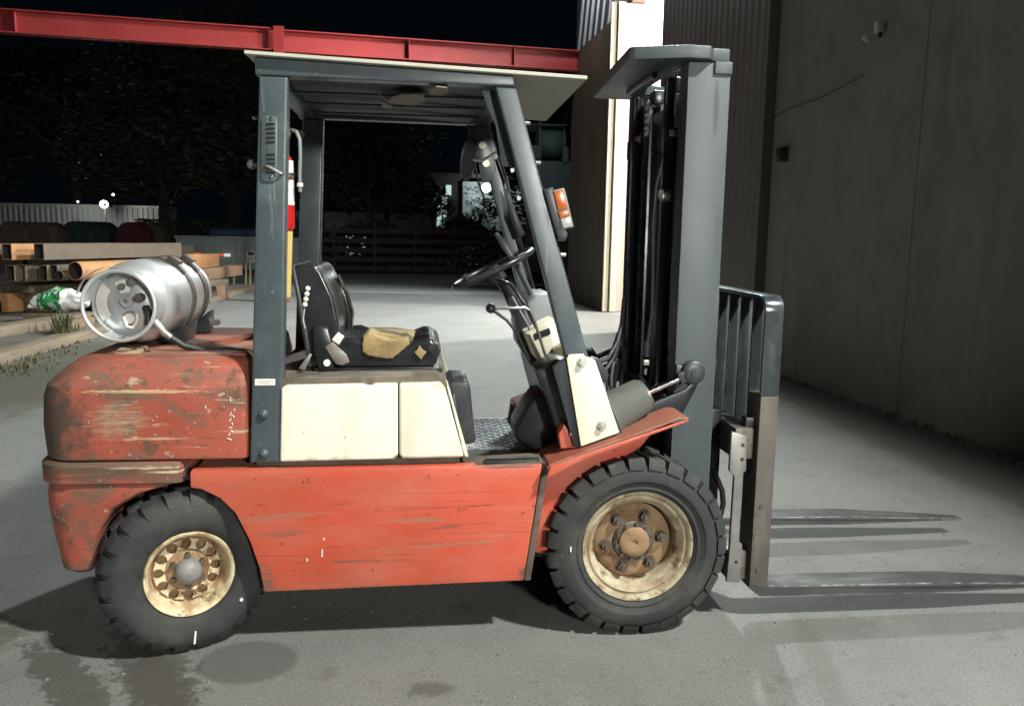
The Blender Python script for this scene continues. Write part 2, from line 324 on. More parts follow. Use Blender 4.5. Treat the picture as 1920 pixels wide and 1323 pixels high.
M['cream'] = mat('cream_panel_paint', (.78,.74,.60), .33, var=.03, vscale=3, layers=[
    dict(col=(.66,.60,.45), scale=2.5, lo=.55, hi=.8, amt=.5),
    dict(col=(.22,.18,.12), scale=28, lo=.715, hi=.745, amt=.8, detail=3),
    dict(col=(.40,.33,.22), scale=6, st=(1,1,3), lo=.60, hi=.72, amt=.35),
    dict(col=(.52,.46,.34), scale=4, st=(3,3,.5), lo=.52, hi=.7, amt=.45),
    dict(col=(.16,.11,.07), scale=12, lo=.5, hi=.62, amt=.7, zr=(.70,.679))],
  spots=[dict(c=(-.862,-.54,.687), r=(.016,.1,.014), col=(.07,.035,.02), amt=.95, rag=.4, ns=60, soft=.4),
    dict(c=(-.96,-.54,.951), r=(.02,.1,.006), col=(.05,.04,.03), amt=.9, rag=.5, ns=60, soft=.4),
    dict(c=(-1.13,-.54,.952), r=(.03,.1,.004), col=(.10,.07,.04), amt=.9, rag=.6, ns=60, soft=.4),
    dict(c=(-1.232,-.54,.81), r=(.0012,.1,.13), col=(.5,.46,.38), amt=.8, rag=.0, soft=.6),
    dict(c=(-.70,-.54,.945), r=(.05,.1,.012), col=(.42,.35,.23), amt=.8, rag=.6, ns=40, soft=.5)], edge=(.004,(.35,.30,.22)))
M['sheet'] = mat('weathered_plywood_sheet', (.44,.425,.355), .7, var=.08, vscale=4, layers=[dict(col=(.42,.39,.31), scale=3, st=(3,.5,1), lo=.5, hi=.7, amt=.6), dict(col=(.2,.17,.13), scale=14, lo=.68, hi=.74, amt=.5)])
M['liner'] = mat('dusty_dark_guard_liner', (.032,.034,.034), .6, var=.25, vscale=4, layers=[dict(col=(.075,.066,.055), scale=4, st=(.5,2,1), lo=.5, hi=.7, amt=.7)])
M['flake'] = mat('peeling_liner_flake', (.21,.185,.155), .7, var=.25, vscale=20)
M['rubber'] = mat('dusty_tyre_rubber', (.024,.026,.026), .75, var=.22, vscale=9, bump=(45,.25,.003), layers=[dict(col=(.062,.058,.050), scale=6, lo=.44, hi=.64, amt=.75, rough=.9), dict(col=(.018,.019,.02), scale=5, lo=.55, hi=.66, amt=.8), dict(col=(.12,.11,.09), scale=22, lo=.62, hi=.72, amt=.5)])
M['rubberr'] = mat('scuffed_rear_tyre_rubber', (.022,.024,.025), .75, var=.25, vscale=8, bump=(30,.35,.005), layers=[dict(col=(.060,.056,.048), scale=6, lo=.47, hi=.64, amt=.6, rough=.9), dict(col=(.016,.017,.018), scale=3, lo=.52, hi=.7, amt=.8)])
M['rim'] = mat('rusty_cream_rim_paint', (.42,.365,.255), .6, var=.15, vscale=10, bump=(40,.2,.002), layers=[
    dict(col=(.23,.165,.10), scale=9, lo=.42, hi=.6, amt=.85), dict(col=RUST, scale=14, lo=.54, hi=.64, amt=.9, rough=.85), dict(col=(.60,.54,.40), scale=16, lo=.66, hi=.74, amt=.7)])
M['rimdisc'] = mat('rusted_wheel_disc', (.25,.155,.080), .75, var=.25, vscale=12, bump=(50,.3,.002), layers=[
    dict(col=(.42,.30,.15), scale=11, lo=.54, hi=.68, amt=.8), dict(col=(.115,.05,.025), scale=9, lo=.5, hi=.64, amt=.9, rough=.9), dict(col=(.50,.42,.28), scale=17, lo=.66, hi=.74, amt=.7)])
M['rearrim'] = mat('chipped_rear_rim', (.56,.47,.30), .55, var=.12, vscale=12, layers=[dict(col=(.33,.20,.10), scale=15, lo=.46, hi=.60, amt=.85), dict(col=RUST, scale=22, lo=.55, hi=.64, amt=.9, rough=.85)])
M['nut'] = mat('grimy_wheel_nut', (.10,.085,.070), .55, .35, var=.25, vscale=30, layers=[dict(col=RUST, scale=25, lo=.5, hi=.65, amt=.7)])
M['cap'] = mat('grey_hub_cap', (.19,.19,.178), .5, .0, var=.12, vscale=20)
M['steel'] = mat('worn_bare_steel', (.30,.29,.27), .42, .75, var=.2, vscale=12, layers=[dict(col=(.12,.08,.055), scale=8, lo=.52, hi=.68, amt=.8, rough=.75, metal=.1)])
M['galv'] = mat('galvanised_bolt', (.48,.47,.42), .42, .7, var=.15, vscale=30, layers=[dict(col=(.25,.2,.13), scale=30, lo=.55, hi=.7, amt=.6)])
M['chrome'] = mat('polished_rod', (.75,.75,.74), .16, 1., var=.05)
M['forksteel'] = mat('browned_fork_steel', (.105,.092,.080), .55, .35, var=.22, vscale=7, layers=[dict(col=(.20,.185,.165), scale=5, st=(2,2,.6), lo=.50, hi=.7, amt=.7, metal=.5, rough=.45), dict(col=RUST, scale=9, lo=.58, hi=.68, amt=.8, rough=.85)])
M['fork'] = mat('scraped_fork_blade', (.085,.088,.088), .36, .4, var=.2, vscale=6, layers=[dict(col=(.09,.085,.075), scale=4, st=(.4,2,2), lo=.48, hi=.66, amt=.8, rough=.65, metal=.2), dict(col=(.35,.35,.34), scale=6, st=(.3,4,4), lo=.64, hi=.72, amt=.6, rough=.3)], edge=(.008,(.5,.5,.49)))
M['backrest'] = mat('worn_backrest_paint', (.032,.040,.044), .36, .15, var=.2, vscale=7, layers=[dict(col=(.12,.13,.13), scale=4, st=(2,2,.5), lo=.52, hi=.7, amt=.7), dict(col=(.10,.075,.06), scale=9, lo=.6, hi=.7, amt=.7)], edge=(.004,(.35,.35,.34)))
M['shinyband'] = mat('rubbed_bright_band', (.075,.09,.10), .22, .6, var=.15, vscale=5, layers=[dict(col=(.20,.22,.23), scale=4, st=(2,2,1), lo=.5, hi=.7, amt=.7)])
M['alu'] = mat('brushed_aluminium_cylinder', (.64,.67,.67), .36, .65, var=.06, vscale=4, layers=[dict(col=(.50,.52,.52), scale=5, lo=.48, hi=.7, amt=.5, rough=.5), dict(col=(.74,.76,.75), scale=9, st=(1,5,1), lo=.62, hi=.72, amt=.5)])
M['strap'] = mat('brown_steel_strap', (.14,.115,.095), .55, .5, var=.25, vscale=12, layers=[dict(col=RUST, scale=14, lo=.5, hi=.66, amt=.7)])
M['brass'] = mat('dull_brass_fitting', (.40,.34,.22), .4, .8, var=.2, vscale=30)
M['chain'] = mat('oily_chain_steel', (.16,.17,.17), .25, .8, var=.3, vscale=40)
M['hose'] = mat('black_hose', (.018,.019,.02), .5, var=.2, vscale=15)
M['label'] = mat('white_sticker', (.70,.68,.62), .5, var=.06, vscale=20)
M['labelgrey'] = mat('grey_sticker_print', (.40,.37,.33), .6, var=.1, vscale=40)
M['extred'] = mat('extinguisher_red', (.52,.012,.015), .25, var=.05)
M['yellow'] = mat('yellow_tag_paint', (.58,.42,.13), .5, var=.1, layers=[dict(col=(.3,.2,.06), scale=25, lo=.62, hi=.7, amt=.7)])
M['orange'] = mat('amber_lens', (.40,.10,.018), .25, var=.08, vscale=20, coat=.3)
M['whitelens'] = mat('clear_lens', (.36,.36,.34), .2, var=.08, vscale=20, coat=.4)
M['tread'] = mat('diamond_plate', (.46,.48,.49), .38, .3, var=.15, vscale=8, layers=[dict(col=(.18,.165,.14), scale=6, lo=.5, hi=.68, amt=.6, rough=.7, metal=.1)])
M['dirtfloor'] = mat('dirty_floor_mat', (.13,.105,.075), .85, var=.25, vscale=9, layers=[dict(col=(.05,.045,.04), scale=6, lo=.48, hi=.62, amt=.7)])
M['boot'] = mat('dusty_grey_rubber_boot', (.085,.090,.078), .75, var=.2, vscale=8, layers=[dict(col=(.14,.125,.10), scale=6, lo=.5, hi=.7, amt=.6)])
M['greybox'] = mat('grey_instrument_cover', (.16,.18,.18), .4, var=.12, vscale=8)
M['wood'] = mat('raw_wood_block', (.30,.23,.14), .8, var=.2, vscale=6, stretch=(1,9,9))
M['timber'] = mat('weathered_timber', (.165,.13,.09), .85, var=.25, vscale=3, stretch=(3,.6,3), layers=[dict(col=(.10,.075,.05), scale=5, st=(3,.5,3), lo=.52, hi=.68, amt=.7)])
M['rustbeam'] = mat('rusty_steel_section', (.17,.115,.075), .75, .1, var=.25, vscale=4, layers=[dict(col=(.14,.07,.035), scale=4, lo=.48, hi=.64, amt=.85, rough=.9), dict(col=(.22,.18,.14), scale=6, lo=.6, hi=.72, amt=.6)])
M['orangerust'] = mat('orange_rusted_steel', (.40,.20,.085), .75, .05, var=.2, vscale=4, layers=[dict(col=(.25,.12,.06), scale=5, lo=.55, hi=.7, amt=.7)])
M['greysteel'] = mat('mill_scale_steel', (.115,.095,.072), .65, .2, var=.25, vscale=5, layers=[dict(col=(.14,.08,.05), scale=5, lo=.5, hi=.65, amt=.8)])
M['bore'] = mat('dark_scale_inside_tube', (.022,.018,.015), .9)  # near black paints in the shade inside the open tubes
M['bag'] = mat('white_plastic_bag', (.74,.75,.74), .35, var=.05, vscale=6)
M['baggreen'] = mat('green_bag_print', (.02,.22,.06), .35, var=.3, vscale=6, layers=[dict(col=(.6,.62,.6), scale=7, st=(3,1,1), lo=.52, hi=.58)])
M['container'] = mat('faded_grey_container', (.27,.30,.29), .6, var=.15, vscale=1, layers=[dict(col=(.15,.14,.12), scale=1.5, st=(2,2,.5), lo=.52, hi=.7, amt=.7)])
M['dumpster'] = mat('grey_green_dumpster_paint', (.30,.36,.37), .5, var=.12, vscale=2, layers=[dict(col=(.10,.10,.09), scale=3, lo=.55, hi=.7, amt=.6)])
M['tarp'] = mat('blue_tarpaulin', (.015,.035,.09), .5, var=.2)
M['reflred'] = mat('red_reflector', (.8,.06,.03), .3, emit=(.9,.12,.04,.6))  # glow stands in for lamp light thrown back
M['reflwhite'] = mat('white_reflector', (.9,.9,.88), .3, emit=(.95,.95,.9,.6))  # same painted-in glow, white half
M['gantry'] = mat('red_gantry_paint', (.30,.034,.032), .45, var=.12, vscale=1.5, layers=[dict(col=(.24,.03,.028), scale=1.2, lo=.5, hi=.7, amt=.6), dict(col=(.1,.03,.02), scale=5, lo=.66, hi=.73, amt=.6)])
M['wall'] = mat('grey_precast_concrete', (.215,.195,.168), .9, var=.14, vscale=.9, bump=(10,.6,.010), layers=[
    dict(col=(.15,.14,.12), scale=2.2, lo=.5, hi=.64, amt=.6), dict(col=(.27,.26,.235), scale=5, st=(1,1,.25), lo=.58, hi=.7, amt=.45), dict(col=(.11,.10,.085), scale=1.3, st=(4,4,.25), lo=.58, hi=.7, amt=.5),
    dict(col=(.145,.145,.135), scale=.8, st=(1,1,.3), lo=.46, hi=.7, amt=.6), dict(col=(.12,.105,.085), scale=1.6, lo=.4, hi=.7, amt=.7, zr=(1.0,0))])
M['wallcable'] = mat('grey_wall_cable', (.085,.08,.075), .8)  # tone of the shadow line drawn on the wall
M['groove'] = mat('dark_panel_joint', (.03,.03,.028), .9)
M['clad'] = mat('brown_metal_cladding', (.075,.060,.042), .55, var=.15, vscale=1.5, stretch=(1,1,.3), layers=[dict(col=(.095,.078,.052), scale=1.5, st=(1,1,.4), lo=.5, hi=.7, amt=.6), dict(col=(.03,.026,.02), scale=2, st=(2,2,.3), lo=.55, hi=.72, amt=.6)])
M['pier'] = mat('grey_brown_pier_cladding', (.115,.105,.092), .6, var=.12, vscale=1.5, stretch=(1,1,.3), layers=[dict(col=(.085,.072,.055), scale=1.5, st=(2,2,.4), lo=.48, hi=.68, amt=.6), dict(col=(.17,.15,.12), scale=3, st=(5,5,.2), lo=.60, hi=.7, amt=.4)])
M['cladwhite'] = mat('pale_ribbed_cladding', (.45,.47,.48), .45, var=.08)  # pale colour stands for rib faces catching lamp light
M['cladpale'] = mat('dark_ribbed_cladding', (.03,.036,.045), .5, var=.12)  # dark colour stands for the shaded faces between the lit ribs
M['jamb'] = mat('painted_door_jamb', (.56,.50,.38), .6, var=.08, vscale=3, stretch=(2,2,.4), layers=[dict(col=(.40,.34,.24), scale=4, st=(2,2,.5), lo=.56, hi=.72, amt=.6)])
M['inside'] = mat('white_interior_panel', (.80,.80,.77), .8, var=.04)
M['pinkboard'] = mat('pale_pink_board', (.40,.32,.27), .8, var=.04)
M['yellowsteel'] = mat('yellow_crane_paint', (.55,.34,.03), .5, var=.15)
M['maroon'] = mat('maroon_steel', (.12,.03,.025), .5, var=.15)
M['darkfix'] = mat('dark_fixture', (.02,.02,.022), .6)
M['whitefix'] = mat('white_fixture', (.42,.42,.40), .5)
M['machine'] = mat('dull_green_machine_paint', (.09,.155,.15), .55, var=.2, vscale=2, layers=[dict(col=(.06,.06,.05), scale=2.5, lo=.5, hi=.7, amt=.6), dict(col=(.2,.24,.23), scale=3, lo=.62, hi=.75, amt=.4)])
M['fence'] = mat('dark_stained_fence', (.040,.034,.028), .85, var=.3, vscale=3)
M['bark'] = mat('dark_bark', (.05,.042,.032), .9, var=.3, vscale=6, bump=(12,.6,.02))
M['leaf'] = mat('night_foliage', (.034,.052,.022), .7, var=.4, vscale=1.2)
M['weed'] = mat('dry_weeds', (.075,.078,.034), .8, var=.4, vscale=9)
M['house'] = mat('far_house_siding', (.30,.34,.33), .8, var=.1)
M['window'] = mat('lit_window_pane', (.5,.6,.6), .3, emit=(.72,.92,.90,.55))
M['lampglow'] = mat('lamp_lens_lit', (.9,.95,.95), .3, emit=(1,.97,.9,6))
M['lampglow2'] = mat('far_lamp_lit', (.9,.95,.95), .3, emit=(.85,1,1,5))
M['drumblue'] = mat('dull_blue_drum', (.018,.034,.038), .6, var=.2)
M['drumred'] = mat('dull_red_drum', (.06,.012,.015), .6, var=.2)
M['drumtan'] = mat('tan_drum', (.06,.047,.033), .7, var=.2)
M['stone'] = mat('loose_stone', (.2,.19,.17), .9, var=.3, vscale=40)

# ------------------------------------------------------------------ the setting
def structure(o, label=None): return tag(o, label, None, None, 'structure')
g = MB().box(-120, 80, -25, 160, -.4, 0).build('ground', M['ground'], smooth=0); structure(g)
slab = MB().prism([(-5.6,17.2),(2.5,16.6),(4.5,16.6),(4.5,26.2),(-9.5,26.6),(-9,19.5)], 'z', -.3, .004).build('concrete_apron', M['slab'], smooth=0); structure(slab)

# building facade runs along X = 3.37 - 0.05 Y, facing -X
FD = Vector((-.05, 1, 0)).normalized(); FN = Vector((-1, -.05, 0)).normalized()   # along, outward
def F(y, out=0., z=0.): p = Vector((3.37 - .05*y, y, z)) + FN*out; return (p.x, p.y, z)
FROT = Matrix((( -FN.x, FD.x, 0), (-FN.y, FD.y, 0), (0, 0, 1)))   # local x = inwards, y = along, z = up
def fbox(mb, y0, y1, i0, i1, z0, z1):
    vs = []
    for z in (z0, z1):
        for y, i in ((y0, i0), (y0, i1), (y1, i1), (y1, i0)): vs.append(F(y, -i, z))
    return mb.add(vs, [(0,1,2,3),(7,6,5,4),(0,4,5,1),(1,5,6,2),(2,6,7,3),(3,7,4,0)])
WH = 6.5
bld = empty('workshop_building', F(6, -2), 'grey workshop building with tall lit doorway at the right', 'building')
edges = [-16, -12.2, -8.4, -4.6, -.8, 3.03, 5.58]
for i in range(len(edges)-1):
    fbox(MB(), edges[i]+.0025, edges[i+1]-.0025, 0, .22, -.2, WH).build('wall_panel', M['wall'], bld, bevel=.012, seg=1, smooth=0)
fbox(MB(), -16, 5.55, .03, .2, 0, WH-.05).build('joint_backing', M['groove'], bld, smooth=0)
# brown ribbed cladding between last precast panel and the doorway, standing slightly proud
def ribbed(mb, y0, y1, z0, z1, pitch=.19, depth=.035, base=0.0, lean=0):
    n = int(round((y1-y0)/pitch)); p = (y1-y0)/n; prof = []
    for k in range(n):
        a = y0 + k*p
        prof += [(a, base), (a+p*.5, base), (a+p*.6, base+depth), (a+p*.9, base+depth)]
    prof.append((y1, base))
    vs = [F(y, o, z0) for y, o in prof] + [F(y, o, z1) for y, o in prof]; m = len(prof)
    mb.add(vs, [(i, i+1, i+1+m, i+m) for i in range(m-1)])
    return mb
fbox(MB(), 5.6, 9.28, -.05, .2, 0, WH).build('door_pier', M['pier'], bld, bevel=.01, seg=1, smooth=0)
ribbed(MB(), 5.72, 9.2, .05, WH-.05, .174, .003, .054).build('cladding', M['pier'], bld, smooth=0)
fbox(MB(), 5.58, 5.66, -.12, .02, 0, WH).build('corner_trim', M['pier'], bld, bevel=.006, seg=1, smooth=0)
fbox(MB(), 12.36, 15.35, 0, .2, 0, 5.42).build('door_pier', M['clad'], bld, smooth=0)
ribbed(MB(), 12.42, 15.3, .02, 5.38, .24, .007, .008).build('cladding', M['clad'], bld, smooth=0)
fbox(MB(), 12.36, 15.35, .06, .2, 5.42, WH+.3).build('upper_wall', M['cladpale'], bld, smooth=0)
for k in range(6):  # slats imitate lit rib faces, cut off at the shadow edge
    y = 12.62 + k*.48
    MB().add([F(y, -.07, 5.40), F(y+.17, -.07, 5.40), F(y-.28, -.07, 6.8), F(y-.45, -.07, 6.8),
              F(y, -.045, 5.40), F(y+.17, -.045, 5.40), F(y-.28, -.045, 6.8), F(y-.45, -.045, 6.8)],
             [(0,1,2,3),(4,5,6,7),(0,4,7,3),(1,5,6,2),(0,1,5,4),(3,2,6,7)]).build('cladding_rib', M['cladwhite'], bld, smooth=0)
fbox(MB(), 9.28, 12.36, .0, .25, 6.1, WH).build('lintel', M['clad'], bld, smooth=0)
# far jamb strips facing the yard
for i0, i1, dy, nm, mt in ((.0, .10, 0, 'jamb_strip', 'jamb'), (.125, .25, -.05, 'jamb_strip', 'jamb'), (.275, .75, .03, 'jamb_board', 'pinkboard')):
    fbox(MB(), 12.30+dy, 12.36+dy+.05, i0, i1, .01, 5.75).build(nm, M[mt], bld, bevel=.006, seg=1, smooth=0)
fbox(MB(), 12.38, 12.5, .2, .6, 0, 6.1).build('jamb_core', M['darkfix'], bld, smooth=0)
# interior
IN = empty('workshop_interior', F(11, -4), 'bright white workshop interior seen through the doorway', 'interior')
fbox(MB(), 5.6, 15.3, 7.6, 7.8, 0, 7).build('back_wall', M['inside'], IN, smooth=0)
fbox(MB(), 15.1, 15.3, .3, 7.6, 0, 7).build('end_wall', M['inside'], IN, smooth=0)
fbox(MB(), 5.7, 5.9, .3, 7.6, 0, 7).build('end_wall', M['inside'], IN, smooth=0)
fbox(MB(), 5.6, 15.3, .3, 7.8, 7, 7.15).build('ceiling', M['inside'], IN, smooth=0)
fbox(MB(), 12.6, 12.66, .62, 2.4, 0, 5.42).build('partition_board', M['pinkboard'], IN, smooth=0)
fbox(MB(), 12.7, 12.85, .10, .34, 5.8, 6.05).build('yellow_hoist_beam', M['yellowsteel'], IN, smooth=0)
fbox(MB(), 12.2, 12.34, .36, .62, 5.75, 6.09).build('maroon_hoist_bracket', M['maroon'], IN, smooth=0)
for k in range(3): fbox(MB(), 6+k*4, 6.06+k*4, 7.55, 7.6, 0, 7).build('wall_seam', M['label'], IN, smooth=0)
# small fixtures on the facade
wl = empty('wall_light_fixture', F(3.6, .0, 3.2), 'small white lamp fixture high on the grey wall', 'wall lamp')
MB().obox(F(3.62, .06, 3.27), (.07, .065, .10), FROT).build('housing', M['whitefix'], wl, bevel=.02)
MB().obox(F(3.72, .11, 3.20), (.07, .04, .04), FROT @ RY(.5)).build('lamp_head', M['whitefix'], wl, bevel=.015)
MB().cyl(F(3.60, .06, 3.19), F(3.60, .06, 3.23), .018, 10).build('gland', M['darkfix'], wl)
ob = empty('junction_box', F(5.24, .0, 2.3), 'small dark square junction box on the grey wall', 'box')
MB().obox(F(5.26, .04, 2.36), (.08, .13, .15), FROT).build('box_body', M['darkfix'], ob, bevel=.012)
MB().obox(F(5.26, .085, 2.36), (.01, .10, .12), FROT).build('cover_plate', M['greasy'], ob, bevel=.004)
tag(MB().tube([F(5.57,.012,2.80), F(5.2,.014,2.83), F(4.6,.014,2.84), F(3.9,.012,2.93)], .006, 6).build('wall_cable', M['wallcable']), 'thin dark cable sagging across the grey wall', 'cable')  # shadow line across the wall, shaped as a thin dark tube

# floodlights and added fills (outside the frame): housing, bracket and the lamp itself
def flood(i, p, t, w, c, ang, r):
    p = Vector(p); t = Vector(t); d = (t-p).normalized(); q = d.to_track_quat('-Z', 'Y'); m = q.to_matrix()
    e = empty('floodlight', p, ['floodlight on the roof edge near the camera, outside the picture', 'floodlight above the lit doorway, outside the picture', 'floodlight on a pole behind the camera, outside the picture', 'low floodlight on a pole far to the left, outside the picture'][i], 'floodlight', 'yard floodlights')
    MB().obox(p - d*.12, (.46, .34, .12), m).build('housing', M['darkfix'], e, bevel=.02)
    MB().obox(p - d*.055, (.40, .28, .006), m).build('lens', M['whitelens'], e)
    MB().cyl(p - d*.15, Vector((p.x - d.x*.15, p.y - d.y*.15, WH - .02 if p.x > 0 else 0)), .03, 10).build('bracket', M['darkfix'], e)
    ld = bpy.data.lights.new('flood_lamp', 'SPOT'); ld.energy = w; ld.color = c; ld.spot_size = rad(ang); ld.spot_blend = .45; ld.shadow_soft_size = r
    lo = bpy.data.objects.new('flood_lamp', ld); COL.objects.link(lo); lo.rotation_mode = 'QUATERNION'
    WM[lo] = Matrix.Translation(p); lo.location = p; lo.rotation_quaternion = q; lo.parent = e; lo.matrix_parent_inverse = WM[e].inverted()
for i, a in enumerate(FLOODS): flood(i, *a)
wp = empty('wall_pack_lamp', (2.1, 13.0, 7.3), 'small wall lamp above the red beam end, outside the picture', 'wall lamp')
MB().obox((2.15, 13.0, 7.36), (.24, .2, .1), FROT).build('housing', M['darkfix'], wp, bevel=.02)
MB().cyl((2.25, 13.0, 7.38), (2.72, 13.0, 7.1), .025, 8).build('bracket', M['darkfix'], wp)
ld = bpy.data.lights.new('pack_lamp', 'POINT'); ld.energy = 260; ld.color = (.95, .98, 1); ld.shadow_soft_size = .06
lo = bpy.data.objects.new('pack_lamp', ld); COL.objects.link(lo); place(lo, Vector((2.1, 13.0, 7.24)), wp)
# high-bay lamp inside the workshop
hb = empty('high_bay_lamp', F(10.6, -3.2, 6.0), 'high bay lamp inside the workshop', 'lamp')
MB().lathe([(.0,.32),(.06,.30),(.09,.2),(.24,.02),(.25,0),(.235,.0),(.08,.19)], 24, F(10.6,-3.2,6.0), 'z').build('shade', M['steel'], hb)
ld = bpy.data.lights.new('bay_lamp', 'POINT'); ld.energy = 4800; ld.color = (1, .97, .92); ld.shadow_soft_size = .18
lo = bpy.data.objects.new('bay_lamp', ld); COL.objects.link(lo); place(lo, Vector(F(10.6, -3.2, 5.75)), hb)

# ------------------------------------------------------------------ red gantry beams behind
ga = empty('red_gantry', (-3.5, 14.1, 0), 'long red steel crane beam on a red post behind the forklift', 'gantry')
def ibeam(p, q, h, w, tf=.022, tw=.014):
    mb = MB(); p = Vector(p); q = Vector(q); u = Vector((0,0,1))
    mb.bar(p + u*(h/2-tf/2), q + u*(h/2-tf/2), w, tf); mb.bar(p - u*(h/2-tf/2), q - u*(h/2-tf/2), w, tf)
    mb.bar(p, q, tw, h-2*tf); return mb
ibeam((-14, 12.78, 5.20), (-3.66, 14.08, 5.20), .42, .24).build('crane_beam', M['gantry'], ga, smooth=0)
ibeam((-3.46, 14.10, 5.18), (2.60, 14.82, 5.18), .42, .24).build('crane_beam', M['gantry'], ga, smooth=0)
MB().box(-3.74, -3.60, 13.99, 14.01, 0, 4.95).box(-3.74, -3.60, 14.15, 14.17, 0, 4.95).box(-3.677, -3.663, 14.01, 14.15, 0, 4.95).build('post', M['gantry'], ga, smooth=0)
MB().box(-3.64, -3.44, 13.93, 13.955, 4.9, 5.44).build('splice_plate', M['gantry'], ga, smooth=0)
MB().box(-3.86, -3.48, 13.9, 14.26, 0, .02).build('base_plate', M['gantry'], ga, smooth=0)
for x in (-11, -8.2, -1, 1.2):
    y = 14.10 + (x+3.46)*.119 if x > -3 else 14.08 + (x+3.66)*.1257
    MB().obox((x, y-.055, 5.19), (.012, .10, .37), RZ(.12)).build('stiffener', M['gantry'], ga, smooth=0)

# ------------------------------------------------------------------ the forklift (X forward, -Y the side seen, Z up)
def at(px, py, Y):
    v = _r*((px-960)/CW) + _u*((661.5-py)/CW) + _f; o = cm.translation; t = (Y-o.y)/v.y; p = o + v*t; return (p.x, Y, p.z)
def XZ(pts, Y): return [(at(a, b, Y)[0], at(a, b, Y)[2]) for a, b in pts]
FK = empty('forklift', (-.8, 0, 0), 'worn red and cream forklift truck with dark overhead guard and lowered forks', 'forklift')
def hexbolt(name, p, r, h, mt, parent, ax='y', n=6, washer=True):
    mb = MB(); p = Vector(p); d = {'y': Vector((0,-1,0)), 'x': Vector((-1,0,0)), 'z': Vector((0,0,1))}[ax]
    if washer: mb.tube([p, p + d*.003], r*1.35, 16)
    mb.tube([p, p + d*h], r, n); mb.tube([p + d*h, p + d*(h+.004)], r*.5, 10)
    return mb.build(name, mt, parent, smooth=30)

# chassis side panels
pan = [(-1.566,.652),(-.352,.659),(-.36,.61),(-.412,.224),(-1.331,.211),(-1.345,.30),(-1.375,.40),(-1.42,.50),(-1.47,.555),(-1.53,.588),(-1.566,.594)]
for s in (-1, 1):
    pn = pan if s < 0 else [(-1.566,.652),(-.64,.656),(-.62,.56),(-.40,.56)] + pan[3:]
    MB().prism(pn, 'y', s*.55, s*.50).build('side_panel', M['red'], FK, bevel=.007)
    MB().prism([(-.350,.662),(-.326,.668),(-.386,.222),(-.410,.222)], 'y', s*.545, s*.48).build('panel_end_trim', M['strap'], FK, bevel=.003)
MB().box(-1.56, -.64, -.50, .50, .615, .648).build('deck', M['redtop'], FK, bevel=.004)
MB().box(-1.34, -.35, -.40, .40, .24, .565).build('chassis_frame', M['greasy'], FK, bevel=.01)
MB().box(-.35, .12, -.33, .33, .22, .58).build('front_axle_frame', M['greasy'], FK, bevel=.01)
MB().cyl((0,-.40,.338), (0,.40,.338), .07, 16).build('front_axle', M['greasy'], FK)
MB().cyl((-1.585,-.42,.29), (-1.585,.42,.29), .05, 12).build('rear_axle', M['greasy'], FK)
MB().box(-1.66, -1.51, -.32, .32, .25, .45).build('steer_axle_housing', M['greasy'], FK, bevel=.02)
# wheel arch lining and front frame plates, fenders
for s in (-1, 1):
    MB().prism([(-.334,.665),(-.375,.31),(-.30,.29),(-.24,.40),(-.15,.60),(.02,.70),(.10,.80),(-.2,.70)], 'y', s*.49, s*.455).build('front_frame_plate', M['red'], FK, bevel=.004)
    fp = [(-.345,.655),(-.335,.672),(-.22,.714),(.0,.790),(.128,.838),(.160,.835),(.166,.829),(.128,.828),(.0,.780),(-.22,.704)]
    MB().prism(fp, 'y', s*.60, s*.37).build('fender', M['fender'], FK, bevel=.006)
    MB().prism([(-.33,.668),(-.22,.706),(.158,.830),(.16,.822),(-.21,.690),(-.345,.62)], 'y', s*.602, s*.592).build('fender_flange', M['red'], FK, bevel=.003)
    MB().prism(arc(-1.585,.29,.335,rad(35),rad(150),10) + arc(-1.585,.29,.325,rad(150),rad(35),10), 'y', s*.52, s*.30).build('arch_lining', M['greasy'], FK, smooth=30)
# counterweight: stacked rounded outlines
def outline(xf, xr, hw, rad_, n=7):
    ck = min(.022, (xf-xr)*.15); pts = [(xf, -hw+ck), (xf-ck*.3, -hw+ck*.3), (xf-ck, -hw)]
    rad_ = min(rad_, hw*.95, (xf-xr)*.6 if xf-xr < .2 else 9)
    pts += [(xr+rad_ - rad_*math.sin(t), -hw + rad_ - rad_*math.cos(t)) for t in [PI/2*i/n for i in range(n+1)]]
    pts += [(xr+rad_ - rad_*math.cos(t), hw - rad_ + rad_*math.sin(t)) for t in [PI/2*i/n for i in range(n+1)]]
    pts += [(xf-ck, hw), (xf-ck*.3, hw-ck*.3), (xf, hw-ck)]
    k = len(pts); out = []
    return pts
def stack(levels):
    return [[(x, y, z) for x, y in outline(xf, xr, hw, r)] for z, xf, xr, hw, r in levels]
def dent(p): 
    n = noise.noise(p*7.0)*.004 + noise.noise(p*19.0)*.002
    return Vector((n, n, n*.6)) if p.x < -1.42 else Vector((0,0,0))
lv = [(.684,-1.38,-2.055,.515,.11),(.692,-1.378,-2.07,.53,.12),(.80,-1.375,-2.076,.532,.12),(.90,-1.375,-2.072,.531,.12),(.938,-1.375,-2.06,.528,.12),
      (.955,-1.377,-2.045,.518,.13),(.985,-1.38,-2.015,.495,.14),(1.010,-1.382,-1.985,.475,.15),(1.024,-1.39,-1.96,.455,.15),(1.029,-1.40,-1.94,.43,.15)]
cw = MB().loft(stack(lv)).build('counterweight', M['cw'], FK, sub=1, disp=dent, smooth=35)
lv = [(.602,-1.60,-2.07,.522,.11),(.610,-1.595,-2.085,.536,.12),(.670,-1.595,-2.088,.538,.12),(.682,-1.60,-2.075,.525,.11)]
MB().loft(stack(lv)).build('bumper_lip', M['cw'], FK, sub=1, disp=dent, smooth=35)
